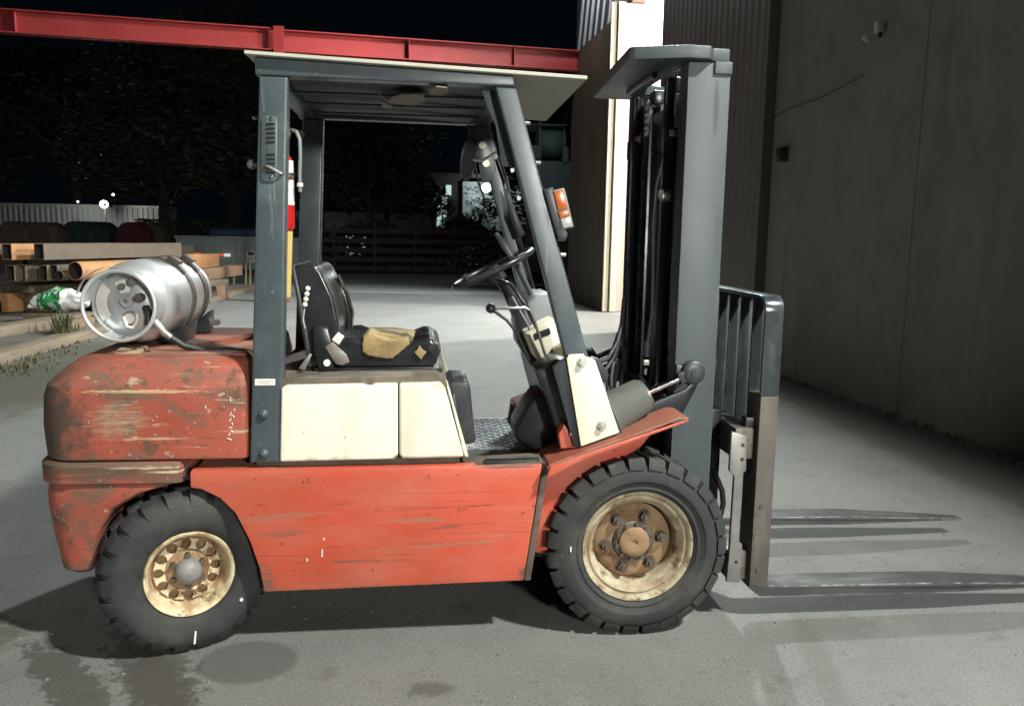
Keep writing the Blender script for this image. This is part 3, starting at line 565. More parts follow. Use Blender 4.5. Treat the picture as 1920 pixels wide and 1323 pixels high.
lv = [(.285,-1.925,-2.00,.50,.1),(.30,-1.915,-2.025,.52,.11),(.42,-1.885,-2.06,.527,.10),(.52,-1.82,-2.072,.528,.11),(.575,-1.72,-2.075,.528,.12),(.605,-1.61,-2.065,.522,.12)]
MB().loft(stack(lv)).build('counterweight_skirt', M['cw'], FK, sub=1, disp=dent, smooth=35)
MB().box(-1.90, -1.34, -.27, .27, .28, .62).build('counterweight_core', M['cwdark'], FK, bevel=.03)
# counterweight top clutter
MB().box(-1.74, -1.40, -.40, .40, 1.026, 1.036).build('top_cover_plate', M['redtop'], FK, bevel=.004)
for (x, z, l, a) in ((-1.428,.897,.016,1.5),(-1.415,.862,.008,1.2),(-1.428,.846,.016,1.3),(-1.420,.838,.010,2.2),(-1.430,.826,.013,.9),(-1.424,.812,.010,2.0),(-1.430,.798,.012,.3),(-1.426,.786,.010,2.4),(-1.434,.776,.010,.9),(-1.436,.758,.016,2.8),(-1.51,.872,.007,1.4)):
    dx, dz = math.cos(a)*l/2, math.sin(a)*l/2
    MB().tube([(x-dx,-.532,z-dz),(x,-.5325,z+.002),(x+dx,-.532,z+dz)], .0018, 5).build('chalk_scratch', M['label'], FK)

for px, py, l in ((604,1036,.028),(607,1010,.008),(576,1049,.010)):
    q = at(px, py, -.5508); MB().obox((q[0], -.5508, q[2]), (.004,.002,l), RY(.05)).build('white_paint_tick', M['label'], FK)
# wheels -----------------------------------------------------------
def Tm(p, rz=0, flip=False): return Matrix.Translation(p) @ Matrix.Rotation(rz + (PI if flip else 0), 4, 'Z')
def front_wheel(p, flip, full=True):
    m = Tm(p, 0, flip)
    w = MB(m); w.v = []
    R0 = .338
    ty = MB(m).lathe([(.208,-.088),(.214,-.100),(.220,-.104),(.224,-.109),(.229,-.109),(.232,-.107),(.250,-.113),(.254,-.1165),(.262,-.117),(.290,-.113),(.308,-.104),(.316,-.085),(.319,0),(.316,.085),(.308,.104),(.290,.113),(.262,.116),(.208,.088)], 96)
    nl = 27
    for sd in (-1, 1):
        for k in range(nl):
            a = 2*PI*(k + (.5 if sd > 0 else 0))/nl; wv = 2*PI/nl*.40; sk = 2*PI/nl*.35
            vs = []
            for da in (-wv, wv):
                for r, y, s_ in ((.300, .1175, 0), (.328, .110, 0), (R0, .098, .0), (R0, .004, 1), (.312, .004, 1)):
                    t = a + da*(1 if r < .335 else .92) + sk*s_
                    vs.append((r*math.cos(t), sd*y, r*math.sin(t)))
            ty.add(vs, [(0,1,2,3,4),(9,8,7,6,5),(0,5,6,1),(1,6,7,2),(2,7,8,3),(3,8,9,4)])
    tyre = ty.build('tyre', M['rubber'], FK, smooth=35)
    rim = MB(m).lathe([(.206,-.080),(.212,-.092),(.207,-.100),(.199,-.097),(.193,-.086),(.190,-.078),(.184,-.080),(.180,-.084),(.175,-.080),(.171,-.066),(.163,-.060),(.158,-.05),(.153,-.015),(.150,.02),(.150,.08)], 72).build('rim', M['rim'], tyre, smooth=50)
    MB(m).lathe([(.153,.004),(.146,-.012),(.132,-.020),(.118,-.024),(.09,-.026),(.0,-.026)], 56).build('wheel_disc', M['rimdisc'], tyre, smooth=50)
    for k in range(6):
        a = 2*PI*k/6 + rad(8); x, z = .106*math.cos(a), .106*math.sin(a)
        mb = MB(m @ Matrix.Translation((x,-.025,z)) @ Matrix.Rotation(a*1.7, 4, 'Y')); mb.tube([(0,0,0),(0,-.006,0)], .023, 18).tube([(0,-.006,0),(0,-.026,0)], .019, 6).tube([(0,-.026,0),(0,-.036,0)], .010, 10)
        mb.build('wheel_nut', M['nut'], tyre, smooth=30)
    MB(m).lathe([(.078,-.02),(.078,-.034),(.073,-.038),(.06,-.038)], 40).build('hub_flange', M['nut'], tyre, smooth=40)
    MB(m).lathe([(.060,-.02),(.058,-.050),(.052,-.056),(.03,-.058),(.012,-.056),(.008,-.050),(0,-.050)], 40).build('hub_cap', M['rimdisc'], tyre, smooth=40)
    for k in range(10):
        a = 2*PI*k/10 + .2
        MB(m @ Matrix.Translation((.0665*math.cos(a),-.037,.0665*math.sin(a)))).tube([(0,0,0),(0,-.012,0)], .0085, 6).build('hub_bolt', M['nut'], tyre, smooth=30)
    return tyre
tf = front_wheel((.010, -.447, .338), False)
tf2 = front_wheel((.010, .447, .338), True)
MB().obox((-.245,-.566,.345), (.005,.006,.018)).build('chalk_mark', M['label'], tf)
def rear_wheel(p, rz, flip):
    m = Tm(p, rz, flip)
    prof = [(.150,-.070),(.156,-.082),(.175,-.092),(.215,-.100),(.245,-.096),(.262,-.083),(.272,-.062),(.275,-.02),(.275,.02),(.272,.062),(.262,.083),(.245,.096),(.215,.100),(.150,.075)]
    ty = MB(m).lathe(prof, 80)
    n = 22
    for sd in (-1, 1):
        for k in range(n):
            a = 2*PI*(k + (.5 if sd > 0 else 0))/n; wv = 2*PI/n*.33; vs = []
            for da in (-wv, wv):
                for r, y in ((.250,.096),(.274,.083),(.2865,.066),(.2865,.008),(.270,.008)):
                    t = a + da; vs.append((r*math.cos(t), sd*y, r*math.sin(t)))
            ty.add(vs, [(0,1,2,3,4),(9,8,7,6,5),(0,5,6,1),(1,6,7,2),(2,7,8,3),(3,8,9,4)])
    tyre = ty.build('tyre', M['rubberr'], FK, smooth=45, disp=lambda p: Vector((noise.noise(p*23), noise.noise(p*19), noise.noise(p*29)))*.0035)
    MB(m).lathe([(.149,-.066),(.153,-.078),(.149,-.085),(.141,-.083),(.134,-.072),(.130,-.05),(.124,-.028),(.118,-.012),(.114,.02)], 60).build('rim', M['rearrim'], tyre, smooth=50)
    # disc with round hand holes: ring of spokes between holes
    d = MB(m); nh = 12; rh = .0165; rc = .092
    d.lathe([(.0,-.034),(.060,-.034),(.070,-.026)], 48)
    MB(m).lathe([(.0,.004),(.118,.004)], 36).build('brake_drum', M['rimdisc'], tyre)
    d.lathe([(.070,-.026),(.0745,-.022)], 48); d.lathe([(.1095,-.020),(.119,-.010)], 48)
    d.build('wheel_disc', M['rimdisc'], tyre, smooth=40)
    for k in range(nh):
        a = 2*PI*(k+.5)/nh; mb = MB(m @ Matrix.Rotation(-a, 4, 'Y')); hw0 = .0105; pts = []
        for t in (-1, -.6, -.25, 0, .25, .6, 1):
            r = rc + t*.0185; c = .0075 + .010*abs(t)**2.2; pts.append((r, c))
        poly = [(r, c) for r, c in pts] + [(r, -c) for r, c in reversed(pts)]
        mb.prism([(x, z) for x, z in poly], 'y', -.026, -.016).build('disc_spoke', M['rearrim'], tyre, smooth=30)
    for k in range(6):
        a = 2*PI*k/6 + .5
        MB(m @ Matrix.Translation((.056*math.cos(a),-.034,.056*math.sin(a)))).tube([(0,0,0),(0,-.016,0)], .0105, 6).build('wheel_nut', M['nut'], tyre, smooth=30)
    MB(m).lathe([(.046,-.034),(.046,-.052),(.042,-.066),(.033,-.078),(.02,-.085),(.0,-.087)], 36).build('hub_cap', M['cap'], tyre, smooth=60)
    return tyre
tr = rear_wheel((-1.612, -.475, .284), rad(24), False)
rear_wheel((-1.612, .475, .284), rad(24), True)
mm_ = Tm((-1.612,-.475,.284), rad(24))
MB(mm_).obox((.005,-.100,-.225), (.006,.006,.045), RY(.12)).build('chalk_mark', M['label'], tr)
MB(mm_).obox((.165,-.101,-.12), (.010,.006,.010), RY(.7)).build('chalk_mark', M['label'], tr)

# hood, side panels, floor -----------------------------------------
hood = [(-1.36,.65),(-1.36,.935),(-1.27,.940),(-1.20,.944),(-.735,.952),(-.705,.94),(-.695,.92),(-.635,.62)]
MB().prism(hood, 'y', -.495, .50).build('engine_hood', M['dirtfloor'], FK, bevel=.015)
for s in (-1, 1):
    a, b = s*.54, s*.49
    MB().prism([(-1.258,.935),(-1.245,.945),(-.864,.951),(-.864,.682),(-1.268,.678)], 'y', a, b).build('hood_side_panel', M['cream'], FK, bevel=.009, seg=3)
    MB().prism([(-.859,.951),(-.745,.953),(-.715,.955),(-.700,.935),(-.632,.685),(-.859,.682)], 'y', a, b).build('hood_side_panel', M['cream'], FK, bevel=.012, seg=3)
    MB().prism([(-.697,.953),(-.690,.950),(-.615,.683),(-.629,.684)], 'y', s*.527, s*.47).build('panel_front_edge', M['cream'], FK, bevel=.004)
MB().prism([(-1.30,.944),(-1.30,.956),(-1.25,.964),(-.76,.972),(-.725,.968),(-.70,.95),(-.70,.944)], 'y', -.515, -.40).build('hood_edge_rail', M['dirtfloor'], FK, bevel=.004)
MB().prism(XZ([(838,718),(846,712),(874,713),(881,722),(891,826),(858,832)], -.30), 'y', -.33, -.06).build('battery_step_cover', M['plastic'], FK, bevel=.02, seg=3)
MB().prism(XZ([(842,742),(852,736),(866,822),(858,830)], -.34), 'y', -.345, -.325).build('cover_lip', M['plastic'], FK, bevel=.004)
MB().box(-.62, -.35, -.47, .50, .575, .592).build('floor_plate', M['tread'], FK, bevel=.003)
dm = MB()
for i in range(15):
    for j in range(22):
        x = -.60 + i*.027; y = -.15 + j*.029; a = .75 if (i+j) % 2 else -.75
        dm.obox((x, y, .594), (.026, .008, .006), RZ(a))
tag(dm.build('tread_pattern', M['tread'], FK, smooth=0), kind='stuff')
MB().prism([(-.62,.592),(-.30,.592),(-.33,.604),(-.60,.604)], 'y', -.49, -.13).build('floor_mat', M['dirtfloor'], FK, bevel=.004)
MB().prism([(-.63,.648),(-.35,.66),(-.35,.668),(-.63,.656)], 'y', -.545, -.42).build('step_edge', M['dirtfloor'], FK, bevel=.003)
MB().prism([(-.56,.664),(-.36,.668),(-.36,.673),(-.55,.669)], 'y', -.546, -.50).build('step_rubber', M['plastic'], FK, bevel=.002)

# cowl, dash, steering ----------------------------------------------
cp = XZ([(1066,664),(1094,663),(1097,668),(1111,671),(1116,676),(1161,810),(1089,836),(1062,672)], -.55)
for s in (-1, 1):
    MB().prism(cp, 'y', s*.555, s*.545).build('cowl_side_plate', M['cream'], FK, bevel=.003)
for px, py in ((1091,679),(1128,798)):
    q = at(px, py, -.556); hexbolt('cowl_bolt', q, .0135, .014, M['galv'], FK)
for s in (-1, 1):
    MB().prism(XZ([(1036,690),(1064,668),(1108,672),(1168,812),(1092,838),(1076,836)], -.53), 'y', s*.54, s*.50).build('cowl_bracket', M['blackpaint'], FK, bevel=.006)
MB().prism(XZ([(1000,692),(1040,668),(1066,672),(1096,836),(1064,838),(1040,800),(1020,742)], -.42), 'y', -.47, -.30).build('cowl_cover', M['plastic'], FK, bevel=.022, seg=3)
MB().prism(XZ([(1004,690),(1040,672),(1070,680),(1100,832),(1052,836),(1030,790)], -.1), 'y', -.29, .46).build('firewall', M['blackpaint'], FK, bevel=.02)
MB().prism(XZ([(962,788),(985,750),(1000,730),(1016,728),(1040,790),(1066,838),(1000,836),(962,815)], -.28), 'y', -.36, -.18).build('pedal_box', M['greasy'], FK, bevel=.02, seg=3)
MB().prism(XZ([(955,800),(975,775),(996,772),(1010,815),(985,828)], -.1), 'y', -.16, -.02).build('brake_pedal', M['cwdark'], FK, bevel=.015)
MB().bar(at(985,780,-.1), at(1040,700,-.1), .03, .014).build('pedal_arm', M['greasy'], FK)
MB().prism(XZ([(1046,812),(1056,792),(1068,812),(1082,836),(1050,838)], -.5), 'y', -.52, -.47).build('frame_gusset', M['red'], FK, bevel=.004)
MB().obox(at(1072,813,-.535), (.010,.006,.010)).build('grease_nipple', M['galv'], FK)
dash = XZ([(987,626),(1045,600),(1062,662),(1052,668),(1006,674)], -.25)
MB().prism(dash, 'y', -.26, .34).build('dash_panel', M['cream'], FK, bevel=.008)
MB().prism(XZ([(1001,625),(1030,614),(1033,625),(1004,636)], -.262), 'y', -.266, -.259).build('dash_switch_plate', M['plastic'], FK, bevel=.003)
MB().prism(XZ([(1036,652),(1056,640),(1066,666),(1040,672)], -.28), 'y', -.32, -.262).build('dash_knob', M['brass'], FK, bevel=.006)
MB().prism(XZ([(984,566),(1000,552),(1034,550),(1050,606),(1000,618)], -.0), 'y', -.06, .30).build('instrument_cover', M['greybox'], FK, bevel=.012, seg=3)
colm = MB(); colm.tube([at(1020,690,-.02), at(985,600,-.02), at(955,545,-.02), at(930,508,-.02)], [.052,.045,.030,.026], 14)
colm.build('steering_column', M['plastic'], FK, smooth=50)
MB().prism(XZ([(962,585),(985,572),(1010,640),(985,668),(968,640)], -.06), 'y', -.10, .06).build('column_shroud', M['plastic'], FK, bevel=.015)
MB().prism(XZ([(952,558),(975,548),(985,572),(960,590)], -.06), 'y', -.07, .04).build('column_collar', M['blackpaint'], FK, bevel=.008)
sc_ = Vector(at(924,503,-.0)); tl = rad(26)
sm = Matrix.Translation(sc_) @ Matrix.Rotation(-tl, 4, 'Y')
sw = MB(sm).tube([(.175*math.cos(2*PI*i/40), .175*math.sin(2*PI*i/40), 0) for i in range(40)], .0125, 10, closed=True).build('steering_wheel', M['plastic'], FK, smooth=60)
for k in range(3):
    a = 2*PI*k/3 + .4
    MB(sm).bar((0,0,-.018), (.172*math.cos(a), .172*math.sin(a), 0), .022, .009).build('spoke', M['plastic'], sw, bevel=.003)
MB(sm).lathe([(0,.012),(.022,.010),(.030,.0),(.030,-.03),(.024,-.05),(0,-.05)], 20, (0,0,0), 'z').build('wheel_hub', M['plastic'], sw, smooth=50)
MB(sm).tube([(-.12,-.10,.01),(-.12,-.10,.035)], [.008,.014], 10).build('spinner_knob', M['plastic'], sw, smooth=50)
def lever(name, pts, r, mt, ball=None, br=.018):
    path = [at(x, y, Y) for x, y, Y in pts]; o = MB().tube(path, r, 8).build(name, M[mt], FK, smooth=50)
    if ball is not None:
        c = Vector(path[0]); MB().lathe([(br*math.sin(PI*i/8), -br*math.cos(PI*i/8)) for i in range(9)], 16, c, 'z').build('knob', M[ball], o, smooth=60)
    return o
lever('lift_lever', [(920,578,-.30),(984,577,-.30),(994,582,-.30),(1002,602,-.29),(1036,706,-.27)], .006, 'steel', 'plastic', .019)
lever('tilt_lever', [(922,580,-.24),(950,600,-.24),(968,622,-.24),(1000,690,-.24)], .006, 'greasy', 'plastic', .015)
lever('turn_signal_stalk', [(926,522,-.10),(945,528,-.14),(958,534,-.16),(985,572,-.2),(1002,606,-.2),(1046,716,-.22)], .007, 'greasy')
lever('control_rod', [(960,556,-.18),(990,610,-.2),(1030,712,-.22)], .005, 'steel')
MB().tube([at(930,437,.12), at(945,458,.12), at(962,484,.12)], [.008,.016,.013], 10).build('shift_lever', M['greybox'], FK, smooth=50)
MB().tube([at(958,479,.12), at(972,472,.10)], .006, 8).build('lever_pin', M['steel'], FK)
MB().tube([at(962,484,.12), at(985,530,.08), at(1000,560,.05)], .012, 8).build('shift_shaft', M['plastic'], FK)

# seat ----------------------------------------------------------------
ST = MB().prism([(-1.258,1.332),(-1.24,1.345),(-1.175,1.340),(-1.155,1.320),(-1.112,1.225),(-1.092,1.130),(-1.096,1.03),(-1.13,.965),(-1.20,.958),(-1.212,1.05),(-1.235,1.20)], 'y', -.235, .225).build('seat_backrest', M['vinyl'], FK, bevel=.032, seg=4)
MB().prism([(-1.13,1.29),(-1.09,1.20),(-1.068,1.12),(-1.075,1.05),(-1.10,1.05),(-1.115,1.18)], 'y', .14, .245).build('backrest_wing', M['vinyl'], ST, bevel=.025, seg=3)
MB().prism([(-1.262,1.335),(-1.25,1.345),(-1.224,1.20),(-1.198,1.04),(-1.192,.96),(-1.208,.96),(-1.22,1.06)], 'y', -.243, .233).build('backrest_shell', M['plastic'], ST, bevel=.008)
MB().prism(XZ([(586,612),(600,608),(616,614),(626,650),(628,690),(600,694),(588,660)], -.24), 'y', -.262, -.236).build('side_hinge_cover', M['vinyl'], ST, bevel=.01)
for k in range(4):
    q = Vector(at(577-k*1.8, 541+k*10, -.245)); MB().lathe([(.010*math.sin(PI*i/6), -.010*math.cos(PI*i/6)) for i in range(7)], 12, q, 'z').build('adjuster_bead', M['label'], ST, smooth=60)
MB().tube([at(571,578,-.243), at(568,600,-.243), at(572,616,-.243)], .003, 6).build('adjuster_cord', M['labelgrey'], ST)
cu = [(-1.10,.958),(-.745,.958),(-.722,.975),(-.718,1.02),(-.724,1.050),(-.745,1.068),(-.775,1.066),(-.82,1.048),(-.90,1.035),(-.98,1.050),(-1.04,1.072),(-1.10,1.066)]
CUS = MB().prism(cu, 'y', -.235, .225).build('seat_cushion', M['vinyl'], FK, bevel=.026, seg=4)
MB().lathe([(.0,-.238),(.040,-.234),(.046,-.2),(.046,.2),(.04,.224),(0,.23)], 20, (-.752,0,1.020), 'y').build('front_roll', M['vinyl'], CUS, smooth=60)
fo = XZ([(680,634),(690,628),(712,634),(735,640),(764,636),(768,642),(758,652),(748,664),(735,670),(712,671),(692,666),(681,656),(678,645)], -.245)
def lump(p): return Vector((noise.noise(p*25)*.008+noise.noise(p*70)*.003, noise.noise(p*21+Vector((3,1,2)))*.006, noise.noise(p*23+Vector((7,3,1)))*.010+noise.noise(p*80)*.004))
MB().prism(fo, 'y', -.246, -.02).build('torn_foam', M['foam'], CUS, bevel=.012, seg=2, sub=1, disp=lump)
MB().prism([(-1.03,1.06),(-.97,1.075),(-.90,1.072),(-.82,1.06),(-.80,1.05),(-.9,1.03),(-1.0,1.04)], 'y', -.14, .16).build('torn_foam', M['foam'], CUS, bevel=.01, disp=lump)
MB().prism(XZ([(650,634),(676,624),(700,627),(712,634),(700,630),(682,640),(655,645)], -.1), 'y', -.2, .1).build('vinyl_flap', M['vinyl'], CUS, bevel=.004, disp=lump)
MB().prism(XZ([(786,647),(792,655),(800,660),(795,666),(789,674),(783,667),(777,660),(782,656)], -.247), 'y', -.2475, -.236).build('foam_tear', M['foam'], CUS, bevel=.002)
MB().box(-1.16, -.715, -.22, .22, .940, .957).build('seat_pan', M['plastic'], FK, bevel=.006)
MB().bar(at(590,692,-.24), at(828,694,-.24), .012, .014).build('seat_rail', M['greasy'], FK)
MB().prism(XZ([(610,650),(624,640),(650,664),(656,678),(642,684),(630,682)], -.26), 'y', -.268, -.258).build('seat_bracket', M['steel'], FK, bevel=.003)
MB().prism(XZ([(622,636),(634,622),(646,630),(636,646)], -.25), 'y', -.26, -.25).build('belt_buckle_tab', M['label'], FK, bevel=.003)
MB().tube([at(613,680,-.262), at(613,680,-.272)], .013, 16).build('hinge_pin', M['galv'], FK)
MB().prism(XZ([(560,690),(580,662),(585,664),(572,694)], -.27), 'y', -.275, -.265).build('seat_strut', M['steel'], FK, bevel=.002)

# overhead guard ------------------------------------------------------
rpil = [(-1.371,.672),(-1.265,.677),(-1.216,1.968),(-1.309,1.968)]
GP = []
for s in (-1, 1):
    GP.append(MB().prism([(-1.371,.672),(-1.263,.672),(-1.214,1.962),(-1.306,1.962)], 'y', s*.53, s*.47).build('rear_pillar', M['guard'], FK, bevel=.009, seg=3))
    MB().prism([(-1.318,1.964),(-1.318,2.022),(-.474,1.993),(-.470,1.957)], 'y', s*.532, s*.468).build('roof_rail', M['guard'], FK, bevel=.007, seg=3)
    MB().prism([(-.538,1.957),(-.468,1.957),(-.186,1.02),(-.13,.80),(-.21,.78),(-.270,1.02)], 'y', s*.53, s*.475).build('front_pillar', M['guard'], FK, bevel=.008, seg=3)
    for (a, b) in (((-.50,1.93),(-.44,1.72)),):
        MB().prism([(-.58,1.955),(-.50,1.955),(-.44,1.76),(-.47,1.70),(-.505,1.70),(-.53,1.84),(-.56,1.90)], 'y', s*.472, s*.462).build('corner_gusset', M['guard'], FK, bevel=.003)
NP, FP = GP
for k, (x, z) in enumerate(((-.505,1.865),(-.488,1.785))):
    MB().tube([(x,.462,z),(x,.448,z)], .0165, 12).build('gusset_bolt', M['galv'], FK, smooth=30)
for px, py in ((566,217),(566,252)):
    q = at(px, py, .468); MB().tube([q, (q[0], .455, q[2])], .0165, 14).build('pillar_bolt', M['galv'], FK, smooth=30)
for px, py in ((494,776),(495,850)):
    q = at(px, py, -.53); MB().lathe([(0,-.016),(.012,-.014),(.017,-.008),(.018,0)], 18, (q[0],-.53,q[2]), 'y').build('pillar_bolt', M['guard'], FK, smooth=50)
MB().prism([(-1.318,1.966),(-1.318,2.018),(-1.25,2.016),(-1.25,1.964)], 'y', -.468, .468).build('rear_cross_rail', M['guard'], FK, bevel=.006)
MB().prism([(-.535,1.955),(-.535,1.990),(-.474,1.988),(-.474,1.953)], 'y', -.468, .468).build('front_cross_rail', M['guard'], FK, bevel=.006)
MB().prism([(-1.25,1.985),(-1.25,2.008),(-.535,1.985),(-.535,1.962)], 'y', -.468, .468).build('roof_liner', M['liner'], FK)
for k in range(3):
    MB().box(-1.24, -.54, -.25+k*.25-.012, -.25+k*.25+.012, 1.955, 1.962).build('liner_batten', M['liner'], FK)
# peeling flakes of the liner hanging down
def flake(pts, z0, dz):
    vs = []; n = len(pts); o = cm.translation
    for i, (x, y) in enumerate(pts):
        z = z0 - dz*abs(math.sin(i*2.1)); v = _r*((x-960)/CW) + _u*((661.5-y)/CW) + _f; t = (z-o.z)/v.z; vs.append(tuple(o + v*t))
    vs2 = [(x, y, z+.003) for x, y, z in vs]
    return MB().add(vs+vs2, [tuple(range(n)), tuple(range(2*n-1, n-1, -1))] + [(i, i+n, (i+1) % n+n, (i+1) % n) for i in range(n)]).build('peeled_flake', M['flake'], FK, smooth=0)
flake([(700,168),(712,180),(722,192),(736,182),(752,178),(775,177),(795,178),(797,190),(778,199),(750,196),(730,192),(716,184)], 1.948, .006)
flake([(714,190),(724,194),(738,201),(734,205),(716,202)], 1.940, .004)
flake([(802,170),(818,163),(838,165),(841,175),(824,180),(806,177)], 1.948, .006)
# plywood roof sheet
MB().add([(-1.345,-.56,2.022),(-.232,-.56,1.984),(-.205,.52,1.990),(-1.33,.52,2.028),(-1.345,-.56,2.034),(-.232,-.56,1.996),(-.205,.52,2.002),(-1.33,.52,2.040)],
         [(0,3,2,1),(4,5,6,7),(0,1,5,4),(1,2,6,5),(2,3,7,6),(3,0,4,7)]).build('roof_sheet', M['sheet'], FK, bevel=.002, seg=1)
# louvred cover on the near rear pillar
lc = XZ([(491,226),(495,218),(517,218),(520,226),(519,334),(515,340),(494,340),(490,334)], -.535)
LV = MB().prism(lc, 'y', -.5375, -.53).build('vent_cover', M['guard'], NP, bevel=.003)
for k in range(10):
    y = 231 + k*8.5 if k < 5 else 288 + (k-5)*8.5
    p = at(499.5, y, -.538); q = at(515.5, y, -.538)
    MB().prism([(p[0], p[2]), (q[0], q[2]), (q[0], q[2]-.0055), (p[0], p[2]-.0055)], 'y', -.5405, -.537).build('louvre_slot', M['greasy'], LV)
for y in (222, 331):
    q = at(509, y, -.538); MB().lathe([(0,-.006),(.005,-.004),(.006,0)], 10, (q[0],-.5375,q[2]), 'y').build('cover_screw', M['chrome'], LV)
stp = XZ([(478,710),(516,710),(516,722),(478,722)], -.5305)
sk = MB().prism(stp, 'y', -.5312, -.5295).build('serial_sticker', M['label'], NP)
MB().prism(XZ([(482,713.5),(512,713.5),(512,715),(482,715)], -.5312), 'y', -.5316, -.5311).build('sticker_print', M['labelgrey'], sk)
MB().prism(XZ([(482,717.5),(505,717.5),(505,719),(482,719)], -.5312), 'y', -.5316, -.5311).build('sticker_print', M['labelgrey'], sk)
# grab rod with knob on the rear pillar
q0 = Vector(at(472,308,-.42)); gr = MB().tube([q0, at(500,312,-.545), at(528,324,-.545), at(548,332,-.42)], .0055, 8).build('rear_grab_rod', M['steel'], FK, smooth=50)
MB().lathe([(.017*math.sin(PI*i/8), -.017*math.cos(PI*i/8)) for i in range(9)], 14, q0, 'z').build('rod_knob', M['greybox'], gr, smooth=60)
MB().tube([at(474,222,-.45), at(490,220,-.45)], .006, 6).build('mirror_bracket_stub', M['steel'], FK)
# signal lamp on the near front pillar
SG = MB().prism(XZ([(1016,356),(1034,352),(1062,440),(1058,452),(1044,450)], -.51), 'y', -.545, -.47).build('lamp_bracket', M['plastic'], FK, bevel=.005)
MB().prism(XZ([(1033,358),(1056,353),(1074,426),(1050,432)], -.52), 'y', -.55, -.46).build('lamp_body', M['greybox'], SG, bevel=.006)
MB().prism(XZ([(1038,359),(1056,355),(1065,391),(1046,394)], -.552), 'y', -.556, -.549).build('amber_lens', M['orange'], SG, bevel=.003)
MB().prism(XZ([(1046,397),(1066,394),(1069,404),(1050,410)], -.552), 'y', -.556, -.549).build('amber_lens', M['orange'], SG, bevel=.003)
MB().prism(XZ([(1051,411),(1069,405),(1073,424),(1056,428)], -.552), 'y', -.556, -.549).build('clear_lens', M['whitelens'], SG, bevel=.003)
# mirror and its arm on the far front pillar
mi = MB(); cc_ = Vector(at(879,298,.42))
mi.m = Matrix.Translation(cc_) @ Matrix.Rotation(rad(12), 4, 'Y') @ Matrix.Rotation(rad(62), 4, 'Z')
mi.lathe([(0,-.012),(.05,-.011),(.075,-.004),(.078,.0),(.074,.008),(.0,.014)], 28, (0,0,0), 'y'); mi.v = [(x, y, cc_.z + (z-cc_.z)*1.25) for x, y, z in mi.v]
MR = mi.build('mirror', M['blackpaint'], FK, smooth=60)
MB().tube([at(886,300,.42), at(902,303,.43), at(930,285,.468)], .006, 8).build('mirror_arm', M['steel'], MR)
MB().tube([at(890,308,.44), at(898,345,.45), at(908,372,.46), at(925,380,.468)], .005, 8).build('mirror_cable', M['hose'], MR)
MB().prism(XZ([(948,350),(958,372),(985,440),(972,446),(956,405)], .40), 'y', .40, .43).build('far_headlamp_back', M['plastic'], FK, bevel=.01)
for px, py in ((950,300),(960,320),(972,372),(985,378)):
    q = at(px, py, .45); MB().tube([q, (q[0], .43, q[2])], .010, 8).build('pillar_fitting', M['steel'], FK)
MB().tube([at(935,295,.44), at(950,335,.43), at(958,380,.43), at(975,450,.44), at(1000,540,.45)], .007, 8).build('pillar_wire', M['hose'], FK)
for py, k in ((232,0),(306,1),(385,2),(478,3)):
    x = 976 + (py-200)*.272; q = at(x+4, py, -.49); MB().tube([(q[0]-.01,-.5,q[2]), (q[0]+.008,-.5,q[2])], .007, 8).build('pillar_clip', M['steel'], FK)

# mast ------------------------------------------------------------------
def channel(x0, x1, yo, yi, z0, z1, tw, tf):
    s = 1 if yi > yo else -1; mb = MB()
    poly = [(x0,yo),(x1,yo),(x1,yi),(x1-tf,yi),(x1-tf,yo+s*tw),(x0+tf,yo+s*tw),(x0+tf,yi),(x0,yi)]
    return mb.prism(poly, 'z', z0, z1)
for s in (-1, 1):
    channel(.160, .316, s*.42, s*.325, .10, 2.085, .022, .022).build('outer_mast_rail', M['mast'], FK, bevel=.004)
    channel(.208, .292, s*.392, s*.300, .13, 2.05, .020, .02).build('inner_mast_rail', M['greasy'], FK, bevel=.004)
    cy = MB().cyl((.150, s*.235, .16), (.150, s*.235, 1.86), .034, 20).build('lift_cylinder', M['greasy'], FK, smooth=50)
    MB().cyl((.150, s*.235, 1.86), (.150, s*.235, 2.06), .021, 16).build('lift_rod', M['greasy'], cy, smooth=50)
    MB().cyl((.150, s*.235, 1.80), (.150, s*.235, 1.875), .038, 20).build('gland_nut', M['greasy'], cy, smooth=40)
    MB().prism([(.19,2.02),(.235,2.02),(.235,2.075),(.19,2.075)], 'y', s*.19, s*.11).build('chain_anchor', M['greasy'], FK, bevel=.005)
    # leaf chain
    xs = .168 if s > 0 else .186; ln = MB()
    for k in range(58):
        z = 2.035 - k*.0265
        for j in range(4 if k % 2 else 3):
            yy = s*.15 + (j-1.5 if k % 2 else j-1)*.009
            ln.obox((xs, yy, z), (.019, .004, .033))
        ln.cyl((xs, s*.15-.02, z+.013), (xs, s*.15+.02, z+.013), .0045, 6)
    ln.build('lift_chain', M['chain'], FK, smooth=0)
